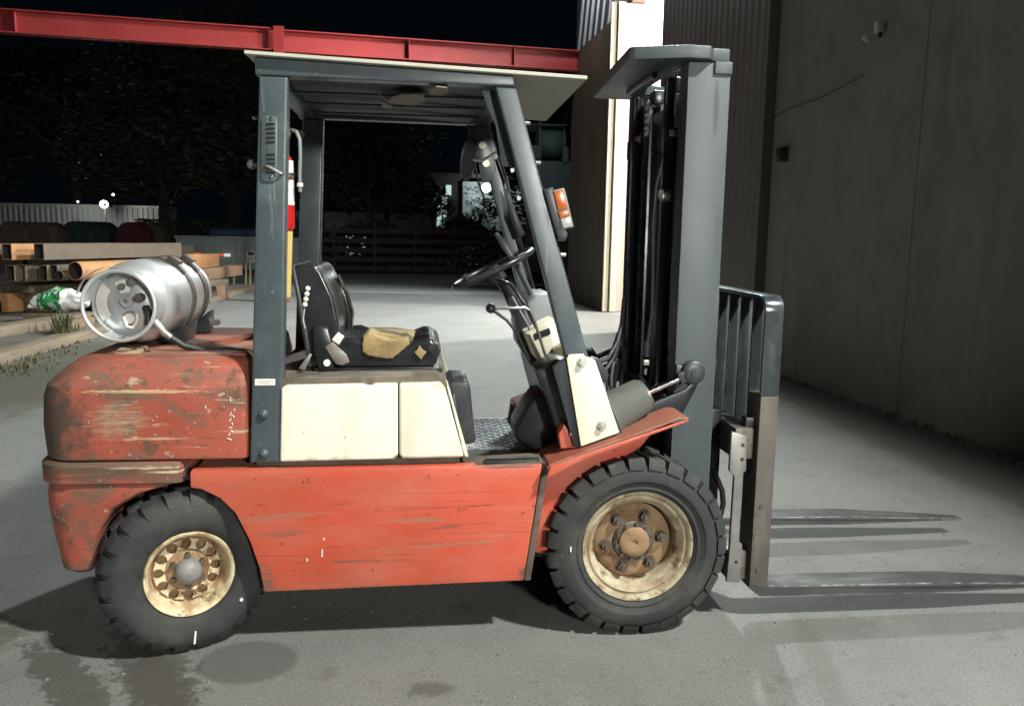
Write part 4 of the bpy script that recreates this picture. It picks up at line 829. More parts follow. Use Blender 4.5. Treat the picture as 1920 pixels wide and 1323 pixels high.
# near-side chain ends in an adjustable anchor with a bright clamp
q = at(1266,250,-.25); MB().obox((q[0],-.24,q[2]), (.045,.05,.026)).build('chain_clamp', M['steel'], FK, bevel=.004)
MB().obox(at(1260,250,-.27), (.022,.012,.024)).build('clamp_bolt', M['galv'], FK, bevel=.003)
MB().cyl(at(1271,262,-.24), at(1268,330,-.24), .0055, 8).build('anchor_rod', M['steel'], FK)
bp_ = XZ([(1234,356),(1270,354),(1274,362),(1272,376),(1266,380),(1238,378),(1232,368)], -.275)
BR = MB().prism(bp_, 'y', -.282, -.272).build('cylinder_bracket', M['blackpaint'], FK, bevel=.003)
hexbolt('bracket_bolt', at(1250,368,-.283), .0115, .010, M['galv'], BR)
MB().tube([at(1256,150,-.2), at(1254,220,-.22), at(1247,280,-.26), at(1230,350,-.28), at(1224,420,-.28), at(1224,520,-.28), at(1222,590,-.28), at(1214,640,-.29)], .0065, 8).build('lift_hose', M['hose'], FK, smooth=60)
MB().tube([at(1214,640,-.29), at(1212,668,-.29)], .012, 10).build('hose_ferrule', M['blackpaint'], FK)
MB().obox(at(1211,679,-.30), (.022,.02,.022)).build('hose_fitting', M['galv'], FK, bevel=.002)
MB().cyl(at(1211,690,-.30), at(1210,702,-.30), .0055, 8).build('pipe_stub', M['galv'], FK)
MB().tube([at(1262,380,-.25), at(1258,480,-.25), at(1252,520,-.25)], .005, 8).build('steel_pipe', M['steel'], FK)
for z0, z1 in ((.18,.30),(.80,.88)):
    MB().box(.125, .158, -.40, .40, z0, z1).build('mast_cross_member', M['greasy'], FK, bevel=.005)
MB().box(.235, .255, -.28, .28, .14, 2.0).build('inner_mast_web', M['greasy'], FK, bevel=.003)
# top plate
tp = [(.308,-.425),(.245,-.428),(.225,-.462),(.145,-.465),(-.035,-.405),(-.050,-.385),(-.005,.43),(.02,.455),(.15,.465),(.225,.462),(.245,.43),(.308,.425),(.308,.36),(.20,.30),(.17,.15),(.17,-.15),(.20,-.30),(.308,-.36)]
MB().prism(tp, 'z', 2.088, 2.132).build('mast_top_plate', M['mast'], FK, bevel=.005)
for s in (-1, 1): MB().box(.255, .318, s*.43, s*.36, 2.045, 2.087).build('top_plate_tab', M['mast'], FK, bevel=.004)
MB().tube([(.10,-.20,2.075),(.10,-.05,2.078),(.10,.05,2.078),(.10,.2,2.075)], .012, 8).build('top_hose_guide', M['greasy'], FK)
# tilt cylinder, its pivot on the mast
for s in (-1, 1):
    p0 = Vector((-.085, s*.44, .818)); p1 = Vector((.045, s*.44, .893)); p2 = Vector((.185, s*.44, .955))
    TC = MB().tube([p0, p0.lerp(p1,.15), p1.lerp(p0,.1), p1], [.085,.078,.066,.056], 24).build('tilt_cylinder', M['boot'], FK, smooth=50)
    MB().tube([p1, p1 + (p1-p0).normalized()*.008], .056, 24).build('cylinder_gland', M['steel'], TC, smooth=40)
    MB().tube([p1, p2], .013, 12).build('tilt_rod', M['chrome'], TC, smooth=60)
    MB().obox((.193, s*.44, .960), (.055,.04,.045), RY(-.42)).build('rod_clevis', M['blackpaint'], TC, bevel=.006)
    MB().lathe([(0,-.018),(.012,-.018),(.014,-.012),(.034,-.012),(.043,-.006),(.043,.02),(0,.02)], 28, (.222, s*.452, .972), 'y').build('mast_pivot_disc', M['blackpaint'], FK, smooth=40)
    MB().prism([(.09,.86),(.20,.905),(.26,.96),(.24,.90),(.19,.80),(.10,.78),(.0,.79)], 'y', s*.43, s*.39).build('mast_bracket', M['greasy'], FK, bevel=.006)
    MB().prism([(.16,1.0),(.20,.99),(.23,.97),(.16,.90)], 'y', s*.435, s*.41).build('pivot_ear', M['greasy'], FK, bevel=.004)
# hoses between cowl and mast
for k, pts in enumerate(([(1150,770,-.2),(1152,720,-.15),(1160,680,-.1),(1168,620,.0),(1172,560,.1)],[(1160,780,-.25),(1163,730,-.2),(1168,690,-.1),(1172,640,0)],[(1122,700,-.35),(1138,690,-.35),(1152,668,-.3),(1163,630,-.2),(1168,600,-.1)],[(1120,680,-.3),(1140,672,-.3),(1158,640,-.25),(1166,605,-.2),(1170,560,-.15)], [(1118,690,-.25),(1150,680,-.2),(1160,650,-.15),(1164,620,-.1)], [(1142,740,-.35),(1136,700,-.3),(1148,660,-.25),(1160,625,-.2)], [(1145,745,-.35),(1146,705,-.33),(1150,680,-.3)])):
    MB().tube([at(*p) for p in pts], .0085, 8).build('hydraulic_hose', M['hose'], FK, smooth=60)
MB().prism(XZ([(1108,668),(1122,672),(1140,700),(1136,718),(1126,714)], -.5), 'y', -.52, -.48).build('cowl_rubber', M['hose'], FK, bevel=.004)

# carriage, backrest, forks -------------------------------------------
for z0, z1 in ((.640,.760),(.16,.275)):
    MB().box(.395, .468, -.455, .455, z0, z1).build('carriage_bar', M['forksteel'], FK, bevel=.006)
for s in (-1, 1):
    MB().prism([(.372,.752),(.432,.735),(.438,.60),(.425,.59),(.425,.32),(.44,.31),(.44,.155),(.385,.16),(.39,.30),(.392,.58),(.372,.60)], 'y', s*.475, s*.456).build('carriage_end_plate', M['steel'], FK, bevel=.004)
    for z in (.70,.645,.24):
        MB().tube([(.418, s*.4745, z), (.418, s*.4765, z)], .007, 10).build('plate_hole', M['darkfix'], FK)
    MB().box(.32, .40, s*.30, s*.25, .14, .80).build('carriage_arm', M['greasy'], FK, bevel=.006)
    # fork
    y0, y1 = s*.475 if s < 0 else .30, s*.355 if s < 0 else .42
    ya, yb = min(y0, y1), max(y0, y1)
    FKK = MB().prism([(.478,.885),(.545,.885),(.548,.155),(.56,.141),(.62,.137),(1.3,.128),(1.92,.092),(1.93,.084),(1.3,.086),(.56,.094),(.52,.096),(.478,.13)], 'y', ya, yb)
    # taper the tip in plan
    cyv = (ya+yb)/2
    FKK.v = [(x, y if x < 1.6 else cyv + (y-cyv)*.5, z) for x, y, z in FKK.v]
    fo_ = FKK.build('fork', M['fork'], FK, bevel=.007)
    MB().prism([(.476,.886),(.547,.886),(.550,.145),(.515,.132),(.476,.15)], 'y', ya-.003, yb+.003).build('fork_shank', M['forksteel'], fo_, bevel=.005)
    MB().obox((.470, (ya+yb)/2, .775), (.06,.05,.045)).build('fork_hook', M['blackpaint'], fo_, bevel=.006)
    for z in (.46, .21): MB().tube([(.505, ya-.003, z), (.505, ya-.008, z)], .009, 8).build('shank_pin', M['nut'], fo_)
# load backrest: bent flat bar and upright slats
def strip(path, x0, x1, t):
    mb = MB(); n = len(path); vs = []
    for i, (y, z) in enumerate(path):
        a = path[max(i-1,0)]; b = path[min(i+1,n-1)]; d = Vector((b[0]-a[0], b[1]-a[1])).normalized(); nx, nz = -d.y, d.x
        for x, o in ((x0,0),(x1,0),(x1,t),(x0,t)): vs.append((x, y+nx*o, z+nz*o))
    fs = [(0,1,2,3), tuple(range(4*n-1, 4*n-5, -1))]
    for i in range(n-1):
        for j in range(4): fs.append((i*4+j, i*4+(j+1) % 4, i*4+4+(j+1) % 4, i*4+4+j))
    return mb.add(vs, fs)
pth = [(-.478,.886)] + [(-.478,1.20)] + [(-.423-.055*math.cos(t), 1.205+.055*math.sin(t)) for t in [PI/2*i/6 for i in range(7)]] + [(.423+.055*math.sin(t), 1.205+.055*math.cos(t)) for t in [PI/2*i/6 for i in range(7)]] + [(.478,.886)]
BK = strip(pth, .474, .546, -.014).build('backrest_frame', M['shinyband'], FK, bevel=.003, smooth=40)
MB().prism([(-.464,.70),(.464,.70),(.464,.735),(.30,.72),(-.30,.72),(-.464,.735)], 'x', .488, .532).build('backrest_lower_bar', M['backrest'], BK, bevel=.003)
for y in (-.345,-.225,-.105,.015,.135,.255,.365):
    MB().box(.482, .54, y-.007, y+.007, .718, 1.247).build('backrest_slat', M['backrest'], BK, bevel=.002)
for s in (-1, 1): MB().box(.486, .536, s*.4635, s*.448, .735, .90).build('backrest_foot', M['backrest'], BK, bevel=.003)
MB().tube([at(1330,882,-.3), at(1344,895,-.3), at(1354,920,-.3), at(1356,945,-.3), at(1350,968,-.3), at(1338,978,-.3)], .011, 10).build('carriage_hose', M['hose'], FK, smooth=60)

# ------------------------------------------------------------------ fire extinguisher and tag strip behind the pillar
EX = empty('fire_extinguisher', (-1.245,-.405,1.47), 'narrow red fire extinguisher strapped behind the rear pillar', 'fire extinguisher')
ex = Vector((-1.262,-.405,0))
EB = MB().lathe([(0,1.47),(.034,1.47),(.042,1.48),(.042,1.68),(.036,1.715),(.016,1.735),(.016,1.76),(0,1.76)], 24, ex, 'z').build('bottle', M['extred'], EX, smooth=50)
for z0, z1 in ((1.655,1.705),(1.555,1.64)):
    MB().lathe([(.0425,z0),(.0429,z0+.001),(.0429,z1-.001),(.0425,z1)], 14, ex, 'z', rad(-115), rad(0)).build('bottle_label', M['label'], EX, smooth=60)
MB().prism([(-1.285,1.76),(-1.235,1.768),(-1.228,1.80),(-1.245,1.81),(-1.285,1.79)], 'y', -.415, -.395).build('handle', M['yellow'], EX, bevel=.003)
MB().tube([at(545,243,-.41), at(556,247,-.42), at(562,262,-.43), at(563,290,-.43), at(562,330,-.43), at(563,360,-.43)], .0065, 8).build('hose', M['greybox'], EX, smooth=60)
MB().cyl(at(562.5,343,-.43), at(562.5,350,-.43), .0105, 10).build('nozzle_band', M['label'], EX)
MB().lathe([(.043,1.648),(.0445,1.65),(.0445,1.662),(.043,1.664)], 20, ex, 'z').build('strap', M['blackpaint'], EX)
tag(MB().prism([(-1.272,1.24),(-1.234,1.24),(-1.222,1.466),(-1.260,1.466)], 'y', -.452, -.44).build('yellow_tag_board', M['yellow']), 'narrow yellow strip hanging behind the forklift rear pillar', 'tag')

# ------------------------------------------------------------------ propane cylinder lying on the counterweight
LP = empty('propane_cylinder', (-1.85,0,1.04), 'silver aluminium propane cylinder strapped across the counterweight', 'gas cylinder')
cx, cz = -1.826, 1.200
prof = [(.05,-.290),(.085,-.285),(.118,-.268),(.140,-.240),(.150,-.205),(.153,-.17),(.153,.20),(.150,.24),(.138,.275),(.112,.298),(.07,.31),(0,.312)]
SH = MB().lathe([(0,-.292)] + prof, 56, (cx,0,cz), 'y').build('shell', M['alu'], LP, smooth=50)
MB().lathe([(.1532,-.02),(.1555,-.018),(.1555,-.012),(.1532,-.010)], 56, (cx,0,cz), 'y').build('weld_seam', M['alu'], SH, smooth=50)
# collar with hand openings
rc = .118
def band(y0, y1, a0, a1, n): return MB().lathe([(rc,y0),(rc+.004,y0),(rc+.004,y1),(rc,y1)], n, (cx,0,cz), 'y', a0, a1, close=True)
CO = band(-.385,-.245, rad(-40), rad(175), 44).build('collar', M['alu'], LP, smooth=50)
band(-.30,-.245, rad(175), rad(320), 30).build('collar', M['alu'], LP, smooth=50)
band(-.38,-.30, rad(238), rad(262), 8).build('collar_post', M['alu'], LP, smooth=50)
MB().tube([(cx+(rc+.003)*math.cos(2*PI*i/56), -.385, cz+(rc+.003)*math.sin(2*PI*i/56)) for i in range(56)], .0075, 8, closed=True).build('collar_rim', M['alu'], LP, smooth=60)
MB().lathe([(rc+.010,-.392),(rc+.012,-.39),(rc+.012,-.375),(rc+.010,-.373)], 40, (cx-.012,0,cz+.006), 'y', rad(20), rad(165)).build('rim_lip', M['alu'], LP, smooth=50)
# far foot ring
MB().lathe([(.128,.27),(.133,.27),(.133,.36),(.128,.36)], 48, (cx,0,cz), 'y', close=True).build('foot_ring', M['alu'], LP, smooth=50)
for y0, y1 in ((-.02,.02),(.165,.215)):
    sp_ = MB().lathe([(.1545,y0),(.1585,y0),(.1585,y1),(.1545,y1)], 56, (cx,0,cz), 'y', close=True).build('hold_down_strap', M['strap'], LP, smooth=40)
    MB().obox((cx+.085, (y0+y1)/2, cz+.145), (.05,.045,.022), RY(.55)).build('strap_latch', M['strap'], sp_, bevel=.004)
    MB().tube([(cx+.105,(y0+y1)/2-.02,cz+.128),(cx+.13,(y0+y1)/2-.02,cz+.10)], .008, 8).build('latch_rod', M['steel'], sp_)
# valves and gauge on the dome
def disc(name, x, z, y, r, h, mt, n=20):
    return MB().lathe([(0,y-h),(r*.85,y-h),(r,y-h+.003),(r,y)], n, (cx+x,0,cz+z), 'y').build(name, M[mt], LP, smooth=40)
disc('fill_valve', .006, .012, -.288, .021, .045, 'alu'); disc('valve_core', .006, .012, -.333, .008, .004, 'brass')
disc('service_valve', .045, .022, -.285, .016, .035, 'strap'); disc('relief_valve', -.018, .06, -.275, .013, .03, 'steel')
disc('gauge_body', .006, -.052, -.275, .026, .03, 'cap'); disc('gauge_face', .006, -.052, -.305, .019, .004, 'label')
MB().tube([(cx-.012,-.31,cz-.045),(cx+.0,-.315,cz-.08),(cx+.02,-.315,cz-.085),(cx+.035,-.31,cz-.06),(cx+.034,-.305,cz-.035)], .006, 8).build('gauge_guard', M['label'], LP, smooth=60)
MB().tube([(cx+.062,-.30,cz-.01),(cx+.075,-.315,cz-.04),(cx+.072,-.318,cz-.075)], .013, 10).build('hose_coupling', M['hose'], LP, smooth=50)
MB().tube([(cx+.012,-.30,cz+.075),(cx+.03,-.32,cz+.082)], .015, 12).build('valve_handwheel', M['steel'], LP)
MB().lathe([(.072,-.2905),(.10,-.2835),(.116,-.2745)], 16, (cx,-.002,cz), 'y', rad(140), rad(215)).build('paper_label', M['label'], SH, smooth=60)
MB().lathe([(.04,-.2965),(.085,-.288)], 10, (cx,-.002,cz), 'y', rad(80), rad(120)).build('paper_label', M['label'], SH, smooth=60)
# hose with coupling to the engine bay
hp = [at(288,598,-.34), at(298,612,-.34), at(310,625,-.35), at(322,633,-.35)]
MB().tube(hp, [.009,.012,.0125,.011], 10).build('hose_end', M['galv'], LP, smooth=50)
MB().tube([at(320,632,-.35), at(345,648,-.34), at(385,657,-.33), at(430,656,-.32), at(475,664,-.32), (-1.345,-.32,1.02)], .0125, 10).build('fuel_hose', M['hose'], LP, smooth=60)
# cradle under the cylinder (bolted to the truck)
MB().prism([(cx-.15,1.036),(cx+.15,1.036),(cx+.16,1.13),(cx+.135,1.11),(cx+.09,1.068),(cx,1.048),(cx-.09,1.068),(cx-.135,1.11),(cx-.16,1.13)], 'y', .20, .29).build('cylinder_cradle', M['blackpaint'], FK, bevel=.005)
MB().prism([(cx-.10,1.034),(cx+.14,1.034),(cx+.155,1.11),(cx+.12,1.09),(cx+.08,1.062),(cx,1.046),(cx-.08,1.062)], 'y', -.12, .04).build('cylinder_cradle', M['blackpaint'], FK, bevel=.005)
MB().bar(at(366,604,.25), at(411,604,.25), .05, .022).build('cradle_arm', M['steel'], FK, bevel=.002)
tag(MB().obox(at(247,661,-.30), (.085,.12,.032), RZ(.1)).build('wood_block', M['wood'], bevel=.003), 'small raw wood block wedged under the silver cylinder', 'wood block')

# ------------------------------------------------------------------ yard: steel stock, timbers, bag, dumpster, container, fence, trees
def gnd(px, py, z=0.):
    v = _r*((px-960)/CW) + _u*((661.5-py)/CW) + _f; o = cm.translation; t = (z-o.z)/v.z; return o + v*t
TD = Vector((math.cos(rad(66)), math.sin(rad(66)), 0))      # direction the stock lies in
TS = Vector((TD.y, -TD.x, 0))                                # to its right
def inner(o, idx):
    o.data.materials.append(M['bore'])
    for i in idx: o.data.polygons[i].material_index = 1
def rect_tube(p, d, w, h, L, t, name, mt, label, group, cat='steel tube'):
    p = Vector(p); s = Vector((d.y, -d.x, 0)); u = Vector((0,0,1)); mb = MB()
    o = [(-w/2,0),(w/2,0),(w/2,h),(-w/2,h)]; i = [(-w/2+t,t),(w/2-t,t),(w/2-t,h-t),(-w/2+t,h-t)]
    vs = []
    for e in (0, L):
        for a, b in o + i: vs.append(tuple(p + d*e + s*a + u*b))
    fs = []
    for j in range(4):
        k = (j+1) % 4
        fs += [(j, k, k+8, j+8), (j+4, j+12, k+12, k+4), (j, j+4, k+4, k), (j+8, k+8, k+12, j+12)]
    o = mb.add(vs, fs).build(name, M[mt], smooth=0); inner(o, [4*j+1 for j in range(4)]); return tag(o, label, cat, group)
def pipe(p, d, r, L, t, mt, label, group):
    p = Vector(p); q = p + d*L; mb = MB(); n = 24; s = Vector((d.y, -d.x, 0)); u = Vector((0,0,1)); vs = []; fs = []
    for e in (p, q):
        for rr_ in (r, r-t):
            for j in range(n):
                a = 2*PI*j/n; vs.append(tuple(e + (s*math.cos(a) + u*math.sin(a))*rr_))
    for j in range(n):
        k = (j+1) % n
        fs += [(j, k, 2*n+k, 2*n+j), (n+j, 3*n+j, 3*n+k, n+k), (j, n+j, n+k, k), (2*n+j, 2*n+k, 3*n+k, 3*n+j)]
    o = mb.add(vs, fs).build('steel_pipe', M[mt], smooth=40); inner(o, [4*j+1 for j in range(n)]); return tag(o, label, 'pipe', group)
B0 = Vector(at(85, 560, 11.0)); B0.z = 0
def SP(px, py, Y=11.0): return Vector(at(px, py, Y))
GS = 'steel stock stacked in the yard'
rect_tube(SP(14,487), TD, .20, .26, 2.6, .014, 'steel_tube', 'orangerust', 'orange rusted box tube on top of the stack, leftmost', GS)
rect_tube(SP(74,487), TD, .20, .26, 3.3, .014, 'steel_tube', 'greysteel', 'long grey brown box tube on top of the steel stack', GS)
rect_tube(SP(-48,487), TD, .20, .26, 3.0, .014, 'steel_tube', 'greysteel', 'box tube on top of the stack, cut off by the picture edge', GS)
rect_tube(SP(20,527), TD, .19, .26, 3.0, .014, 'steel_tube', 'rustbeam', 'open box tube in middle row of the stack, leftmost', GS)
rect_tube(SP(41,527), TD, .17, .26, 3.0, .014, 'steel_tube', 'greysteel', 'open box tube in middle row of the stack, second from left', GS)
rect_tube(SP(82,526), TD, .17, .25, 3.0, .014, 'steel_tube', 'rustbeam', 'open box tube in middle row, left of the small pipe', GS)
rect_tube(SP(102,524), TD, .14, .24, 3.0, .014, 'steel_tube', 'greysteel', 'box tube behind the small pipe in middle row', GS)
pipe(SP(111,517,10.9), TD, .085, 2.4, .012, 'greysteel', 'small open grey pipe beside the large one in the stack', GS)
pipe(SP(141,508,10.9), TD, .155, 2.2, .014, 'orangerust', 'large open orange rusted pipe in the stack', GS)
for k, (px, lab) in enumerate(((-20, 'dark bearer under the steel stack, leftmost'), (45, 'dark bearer under the steel stack, middle'), (170, 'dark bearer under the steel stack, behind the cylinder'))):
    p = SP(px, 545, 11.4); q = p + TD*2.8
    tag(MB().bar((p.x,p.y,.41), (q.x,q.y,.41), .22, .12).build('stack_bearer', M['timber'], bevel=.01), lab, 'timber', 'bearers under the steel stack')
for k, (px, lab) in enumerate(((8, 'orange brown beam end in the bottom row of the stack'), (60, 'dark beam in the bottom row of the stack, left of the bag'), (190, 'dark beam in the bottom row, behind the bag'))):
    p = SP(px, 560, 11.5); q = p + TD*3.2
    o = MB().bar((p.x,p.y,.18), (q.x,q.y,.18), .30 if k else .16, .34).build('stock_beam', M['orangerust' if k == 0 else 'rustbeam'], bevel=.012); tag(o, lab, 'steel beam', GS)
# long rusty member behind the tank and others to its right
def ground_beam(a, b, z, w, h, name, mt, label, cat, group=None):
    p = gnd(*a, z); q = gnd(*b, z)
    return tag(MB().bar((p.x,p.y,z), (q.x,q.y,z), w, h).build(name, M[mt], bevel=.012), label, cat, group)
def air_beam(a, ya, b, yb, w, h, name, mt, label, cat, group=None):
    return tag(MB().bar(at(*a, ya), at(*b, yb), w, h).build(name, M[mt], bevel=.01), label, cat, group)
air_beam((290,492), 14.5, (400,488), 17.0, .3, .32, 'steel_beam', 'orangerust', 'orange rusted steel beam just above the propane cylinder', 'steel beam', GS)
air_beam((360,516), 13.2, (442,506), 15.6, .3, .22, 'steel_beam', 'rustbeam', 'brown steel beam lying right of the propane cylinder', 'steel beam', GS)
air_beam((240,470), 15.6, (352,467), 18.0, .35, .20, 'steel_beam', 'greysteel', 'grey brown beam low behind the orange one', 'steel beam', GS)
air_beam((365,534), 12.5, (420,528), 14.0, .2, .12, 'steel_beam', 'greysteel', 'short grey bar on the ground right of the cylinder', 'steel beam', GS)
ground_beam((-60,628), (175,592), .07, .34, .14, 'ground_timber', 'timber', 'long weathered timber on the ground, the farther one', 'timber', 'long timbers on the ground')
ground_beam((-80,690), (470,540), .06, .26, .12, 'ground_timber', 'timber', 'long weathered timber on the ground, the nearer one', 'timber', 'long timbers on the ground')
ground_beam((112,612), (168,604), .11, .2, .16, 'short_beam', 'rustbeam', 'short dark brown beam lying between the two long timbers', 'steel beam', GS)
ground_beam((395,546), (462,535), .03, .10, .06, 'ground_timber', 'timber', 'thin pale timber on the ground left of the rear pillar', 'timber')
# bag
bp0 = Vector(at(112,556,10.2)); bp0.z = .30
bgm = MB()
loops = []
for i in range(25):
    t = i/24; r = .185*math.sin(PI*(t*.94+.03))**.5; l = []
    for j in range(28):
        a = 2*PI*j/28; wob = 1 + .30*noise.noise(Vector((t*5, math.cos(a)*2.2, math.sin(a)*2.2))) + .12*noise.noise(Vector((t*14, math.cos(a)*5, math.sin(a)*5)))
        p = bp0 + Vector((-.42 + .84*t, .10*math.sin(t*3), 0)) + Vector((0, math.cos(a)*r*wob*1.1, math.sin(a)*r*wob*.95 + .03*math.sin(t*PI)))
        l.append(tuple(p))
    loops.append(l)
BG = empty('plastic_bag', (bp0.x, bp0.y, .1), 'white and green plastic sack lying in front of the steel stack', 'bag')
MB().loft(loops[13:]).build('bag_body', M['bag'], BG, smooth=60); 
MB().loft(loops[3:14]).build('bag_green_side', M['baggreen'], BG, smooth=60); MB().loft(loops[:4]).build('bag_neck', M['bag'], BG, smooth=60)
p = bp0 + Vector((-.36,0,-.05)); MB().tube([p, p+Vector((-.05,-.02,-.03)), p+Vector((-.10,-.03,-.01))], [.05,.02,.035], 10).build('bag_tail', M['bag'], BG, smooth=60)
tag(MB().prism([(bp0.x-.5,bp0.y-.15),(bp0.x+.6,bp0.y-.15),(bp0.x+.6,bp0.y+.25),(bp0.x-.5,bp0.y+.25)], 'z', 0, .13).build('bag_plank', M['timber'], bevel=.01), 'low dark plank under the white and green sack', 'timber')
# dumpster
DP = empty('roll_off_dumpster', (-7, 25.3, 0), 'grey green steel dumpster with red and white reflectors', 'dumpster')
dx0, dx1 = -8.75, -4.6
MB().box(dx0, dx1, 25.0, 26.8, .16, 1.16).build('bin_wall', M['dumpster'], DP, bevel=.015)
MB().box(dx0-.04, dx1+.04, 24.94, 26.86, 1.16, 1.25).build('top_rim', M['dumpster'], DP, bevel=.01)
MB().box(dx0+.2, dx1-.2, 25.1, 26.7, 0, .15).build('skid', M['darkfix'], DP)
for px in (356, 386, 446): 
    x = at(px, 480, 25)[0]; MB().box(x-.04, x+.04, 24.95, 25.0, .18, 1.15).build('rib', M['dumpster'], DP, bevel=.008)
def plate(nm, px0, px1, py0, py1, mt, Y=24.94):
    a = at(px0, py0, Y); b = at(px1, py1, Y); return MB().box(a[0], b[0], Y-.01, Y, b[2], a[2]).build(nm, M[mt], DP)
plate('reflector', 364, 376, 473.5, 476.5, 'reflred'); plate('reflector', 407, 420, 475.5, 480, 'reflred'); plate('reflector', 420, 432, 475.5, 481, 'reflwhite')
plate('notice_sign', 461, 486, 470, 492, 'label'); plate('notice_print', 465, 476, 472.5, 478, 'darkfix', 24.925); plate('notice_print', 465, 480, 484, 485.5, 'labelgrey', 24.925)
tag(MB().obox((-6.6,26.2,1.35), (2.6,1.1,.35), RZ(.05)).build('tarpaulin', M['tarp'], bevel=.12, seg=3, disp=lambda p: Vector((0,0,noise.noise(p*1.5)*.12))), 'dark blue tarpaulin heaped on the dumpster', 'tarpaulin')
for k, (px, lab) in enumerate(((440, 'pale wooden stake leaning by the dumpster, left'), (462, 'pale wooden stake by the dumpster, middle'), (470, 'pale wooden stake by the dumpster, right'))):
    a = at(px, 494, 20); b = gnd(px+2, 530); tag(MB().bar((a[0], 20, .62), (a[0]+.05, 19.6, 0), .05, .04).build('wooden_stake', M['wood']), lab, 'stake', 'stakes by the dumpster')
# container far left
CT = empty('shipping_container', (-18, 40, 0), 'long pale corrugated shipping container far behind the steel stack', 'container')
n = 66; x0, x1 = -30.0, -13.6; prof = []
for k in range(n):
    a = x0 + (x1-x0)*k/n; p = (x1-x0)/n; prof += [(a, 40), (a+p*.35, 40), (a+p*.5, 40.06), (a+p*.85, 40.06)]
prof.append((x1, 40)); m_ = len(prof)
MB().add([(x, y, .1) for x, y in prof] + [(x, y, 2.45) for x, y in prof], [(i, i+1, i+1+m_, i+m_) for i in range(m_-1)]).build('corrugated_side', M['container'], CT, smooth=0)
MB().box(x0, x1+.06, 39.97, 42.4, 2.45, 2.58).build('top_rail', M['container'], CT); MB().box(x0, x1+.06, 39.97, 42.4, .0, .1).build('bottom_rail', M['container'], CT)
MB().box(x1, x1+.06, 39.98, 42.4, .1, 2.45).build('end_wall', M['container'], CT)
# drums and bundles in front of the container
for k, (px, Y, r, mt, lab) in enumerate(((20,24,.45,'drumtan','dark tan drum lying in front of the container, leftmost'), (70,24,.45,'drumtan','dark drum behind the steel stack, second from left'), (140,25,.5,'drumblue','dark teal drum lying in front of the container'), (170,25.5,.5,'drumblue','teal drum right of the other teal one'), (243,25,.5,'drumred','dark red drum lying in front of the container'), (272,25.6,.5,'drumtan','tan drum right of the dark red one'))):
    c_ = Vector(at(px, 437, Y)); c_.z = 1.15
    DR = empty('steel_drum', (c_.x, c_.y, .86), lab, 'drum', 'drums in front of the container')
    d = Vector((.25, 1, 0)).normalized(); 
    MB().tube([c_, c_+d*.02, c_+d*.85, c_+d*.87], [r*.96, r, r, r*.96], 24).build('drum_body', M[mt], DR, smooth=50)
    for e in (0, .29, .58, .86): MB().tube([c_+d*(e-.012), c_+d*(e+.012)], r*1.03, 24).build('hoop', M[mt], DR, smooth=30)
    MB().box(c_.x-r, c_.x+r, c_.y-.05, c_.y+1.0, 0, c_.z-r*.97).build('drum_rack', M['fence'], DR)
# fence at the back of the apron
FE = empty('timber_fence', (-1, 26.4, 0), 'dark post and rail fence at the back of the yard', 'fence')
for k in range(8):
    x = -5.2 + k*1.42; MB().box(x-.06, x+.06, 26.45, 26.57, 0, 1.75).build('post', M['fence'], FE, bevel=.01)
for z in (.18, .50, .82, 1.15, 1.5):
    MB().box(-5.3, 5.0, 26.40, 26.445, z-.09, z+.09).build('rail', M['fence'], FE, bevel=.008)
# far house with lit window, far lamps
HS = empty('far_house', (-2, 46, 0), 'far house with a lit four pane window between the trees', 'house')
MB().box(-9, 3, 46, 52, 0, 2.6).build('wall', M['house'], HS)
MB().prism([(45.5,2.6),(49,4.3),(52.5,2.6)], 'x', -9.4, 3.4).build('roof', M['fence'], HS)
def winpane(px0, px1, py0, py1):
    a = at(px0, py0, 45.9); b = at(px1, py1, 45.9); return MB().box(a[0], b[0], 45.9, 45.95, b[2], a[2]).build('window_pane', M['window'], HS)
winpane(645,664,441,458); winpane(671,686,443,457); winpane(645,664,462,478); winpane(671,686,462,478); winpane(672,683,486,499); winpane(647,662,485,497)
a = at(641, 437, 45.97); b = at(690, 503, 45.97); MB().box(a[0], b[0], 45.97, 45.99, b[2], a[2]).build('window_frame', M['darkfix'], HS)
# bright facade lit by a lamp, half hidden by foliage
LB = empty('lit_far_building', (2.5, 40, 0), 'pale far building lit by a lamp behind the trees', 'building')
MB().box(1.5, 5.0, 41, 46, 0, 4.2).build('wall', M['house'], LB)
MB().box(-.5, 1.45, 41.2, 46, 0, 4.4).build('annexe_wall', M['fence'], LB)
MB().box(-.6, 5.2, 40.8, 46.2, 4.4, 4.6).build('roof', M['fence'], LB)
for (x, z, nm) in ((at(912,352,40.5)[0], at(912,352,40.5)[2], 'wall_lamp'),):
    MB().lathe([(.26*math.sin(PI*i/8), -.26*math.cos(PI*i/8)) for i in range(9)], 14, (x, 40.5, z), 'z').build('lamp_globe', M['lampglow2'], LB, smooth=60)
    ld = bpy.data.lights.new('wall_lamp', 'POINT'); ld.energy = 110; ld.color = (.85,1,1); ld.shadow_soft_size = .2
    lo = bpy.data.objects.new('wall_lamp', ld); COL.objects.link(lo); place(lo, Vector((x, 40.0, z)), LB)
for px0, px1, py0, py1 in ((836,846,347,366),(829,838,366,400),(819,828,384,434),(831,837,402,434)):
    a = at(px0, py0, 41.1); b = at(px1, py1, 41.1); MB().box(a[0], b[0], 41.1, 41.15, b[2], a[2]).build('lit_window', M['window'], LB)
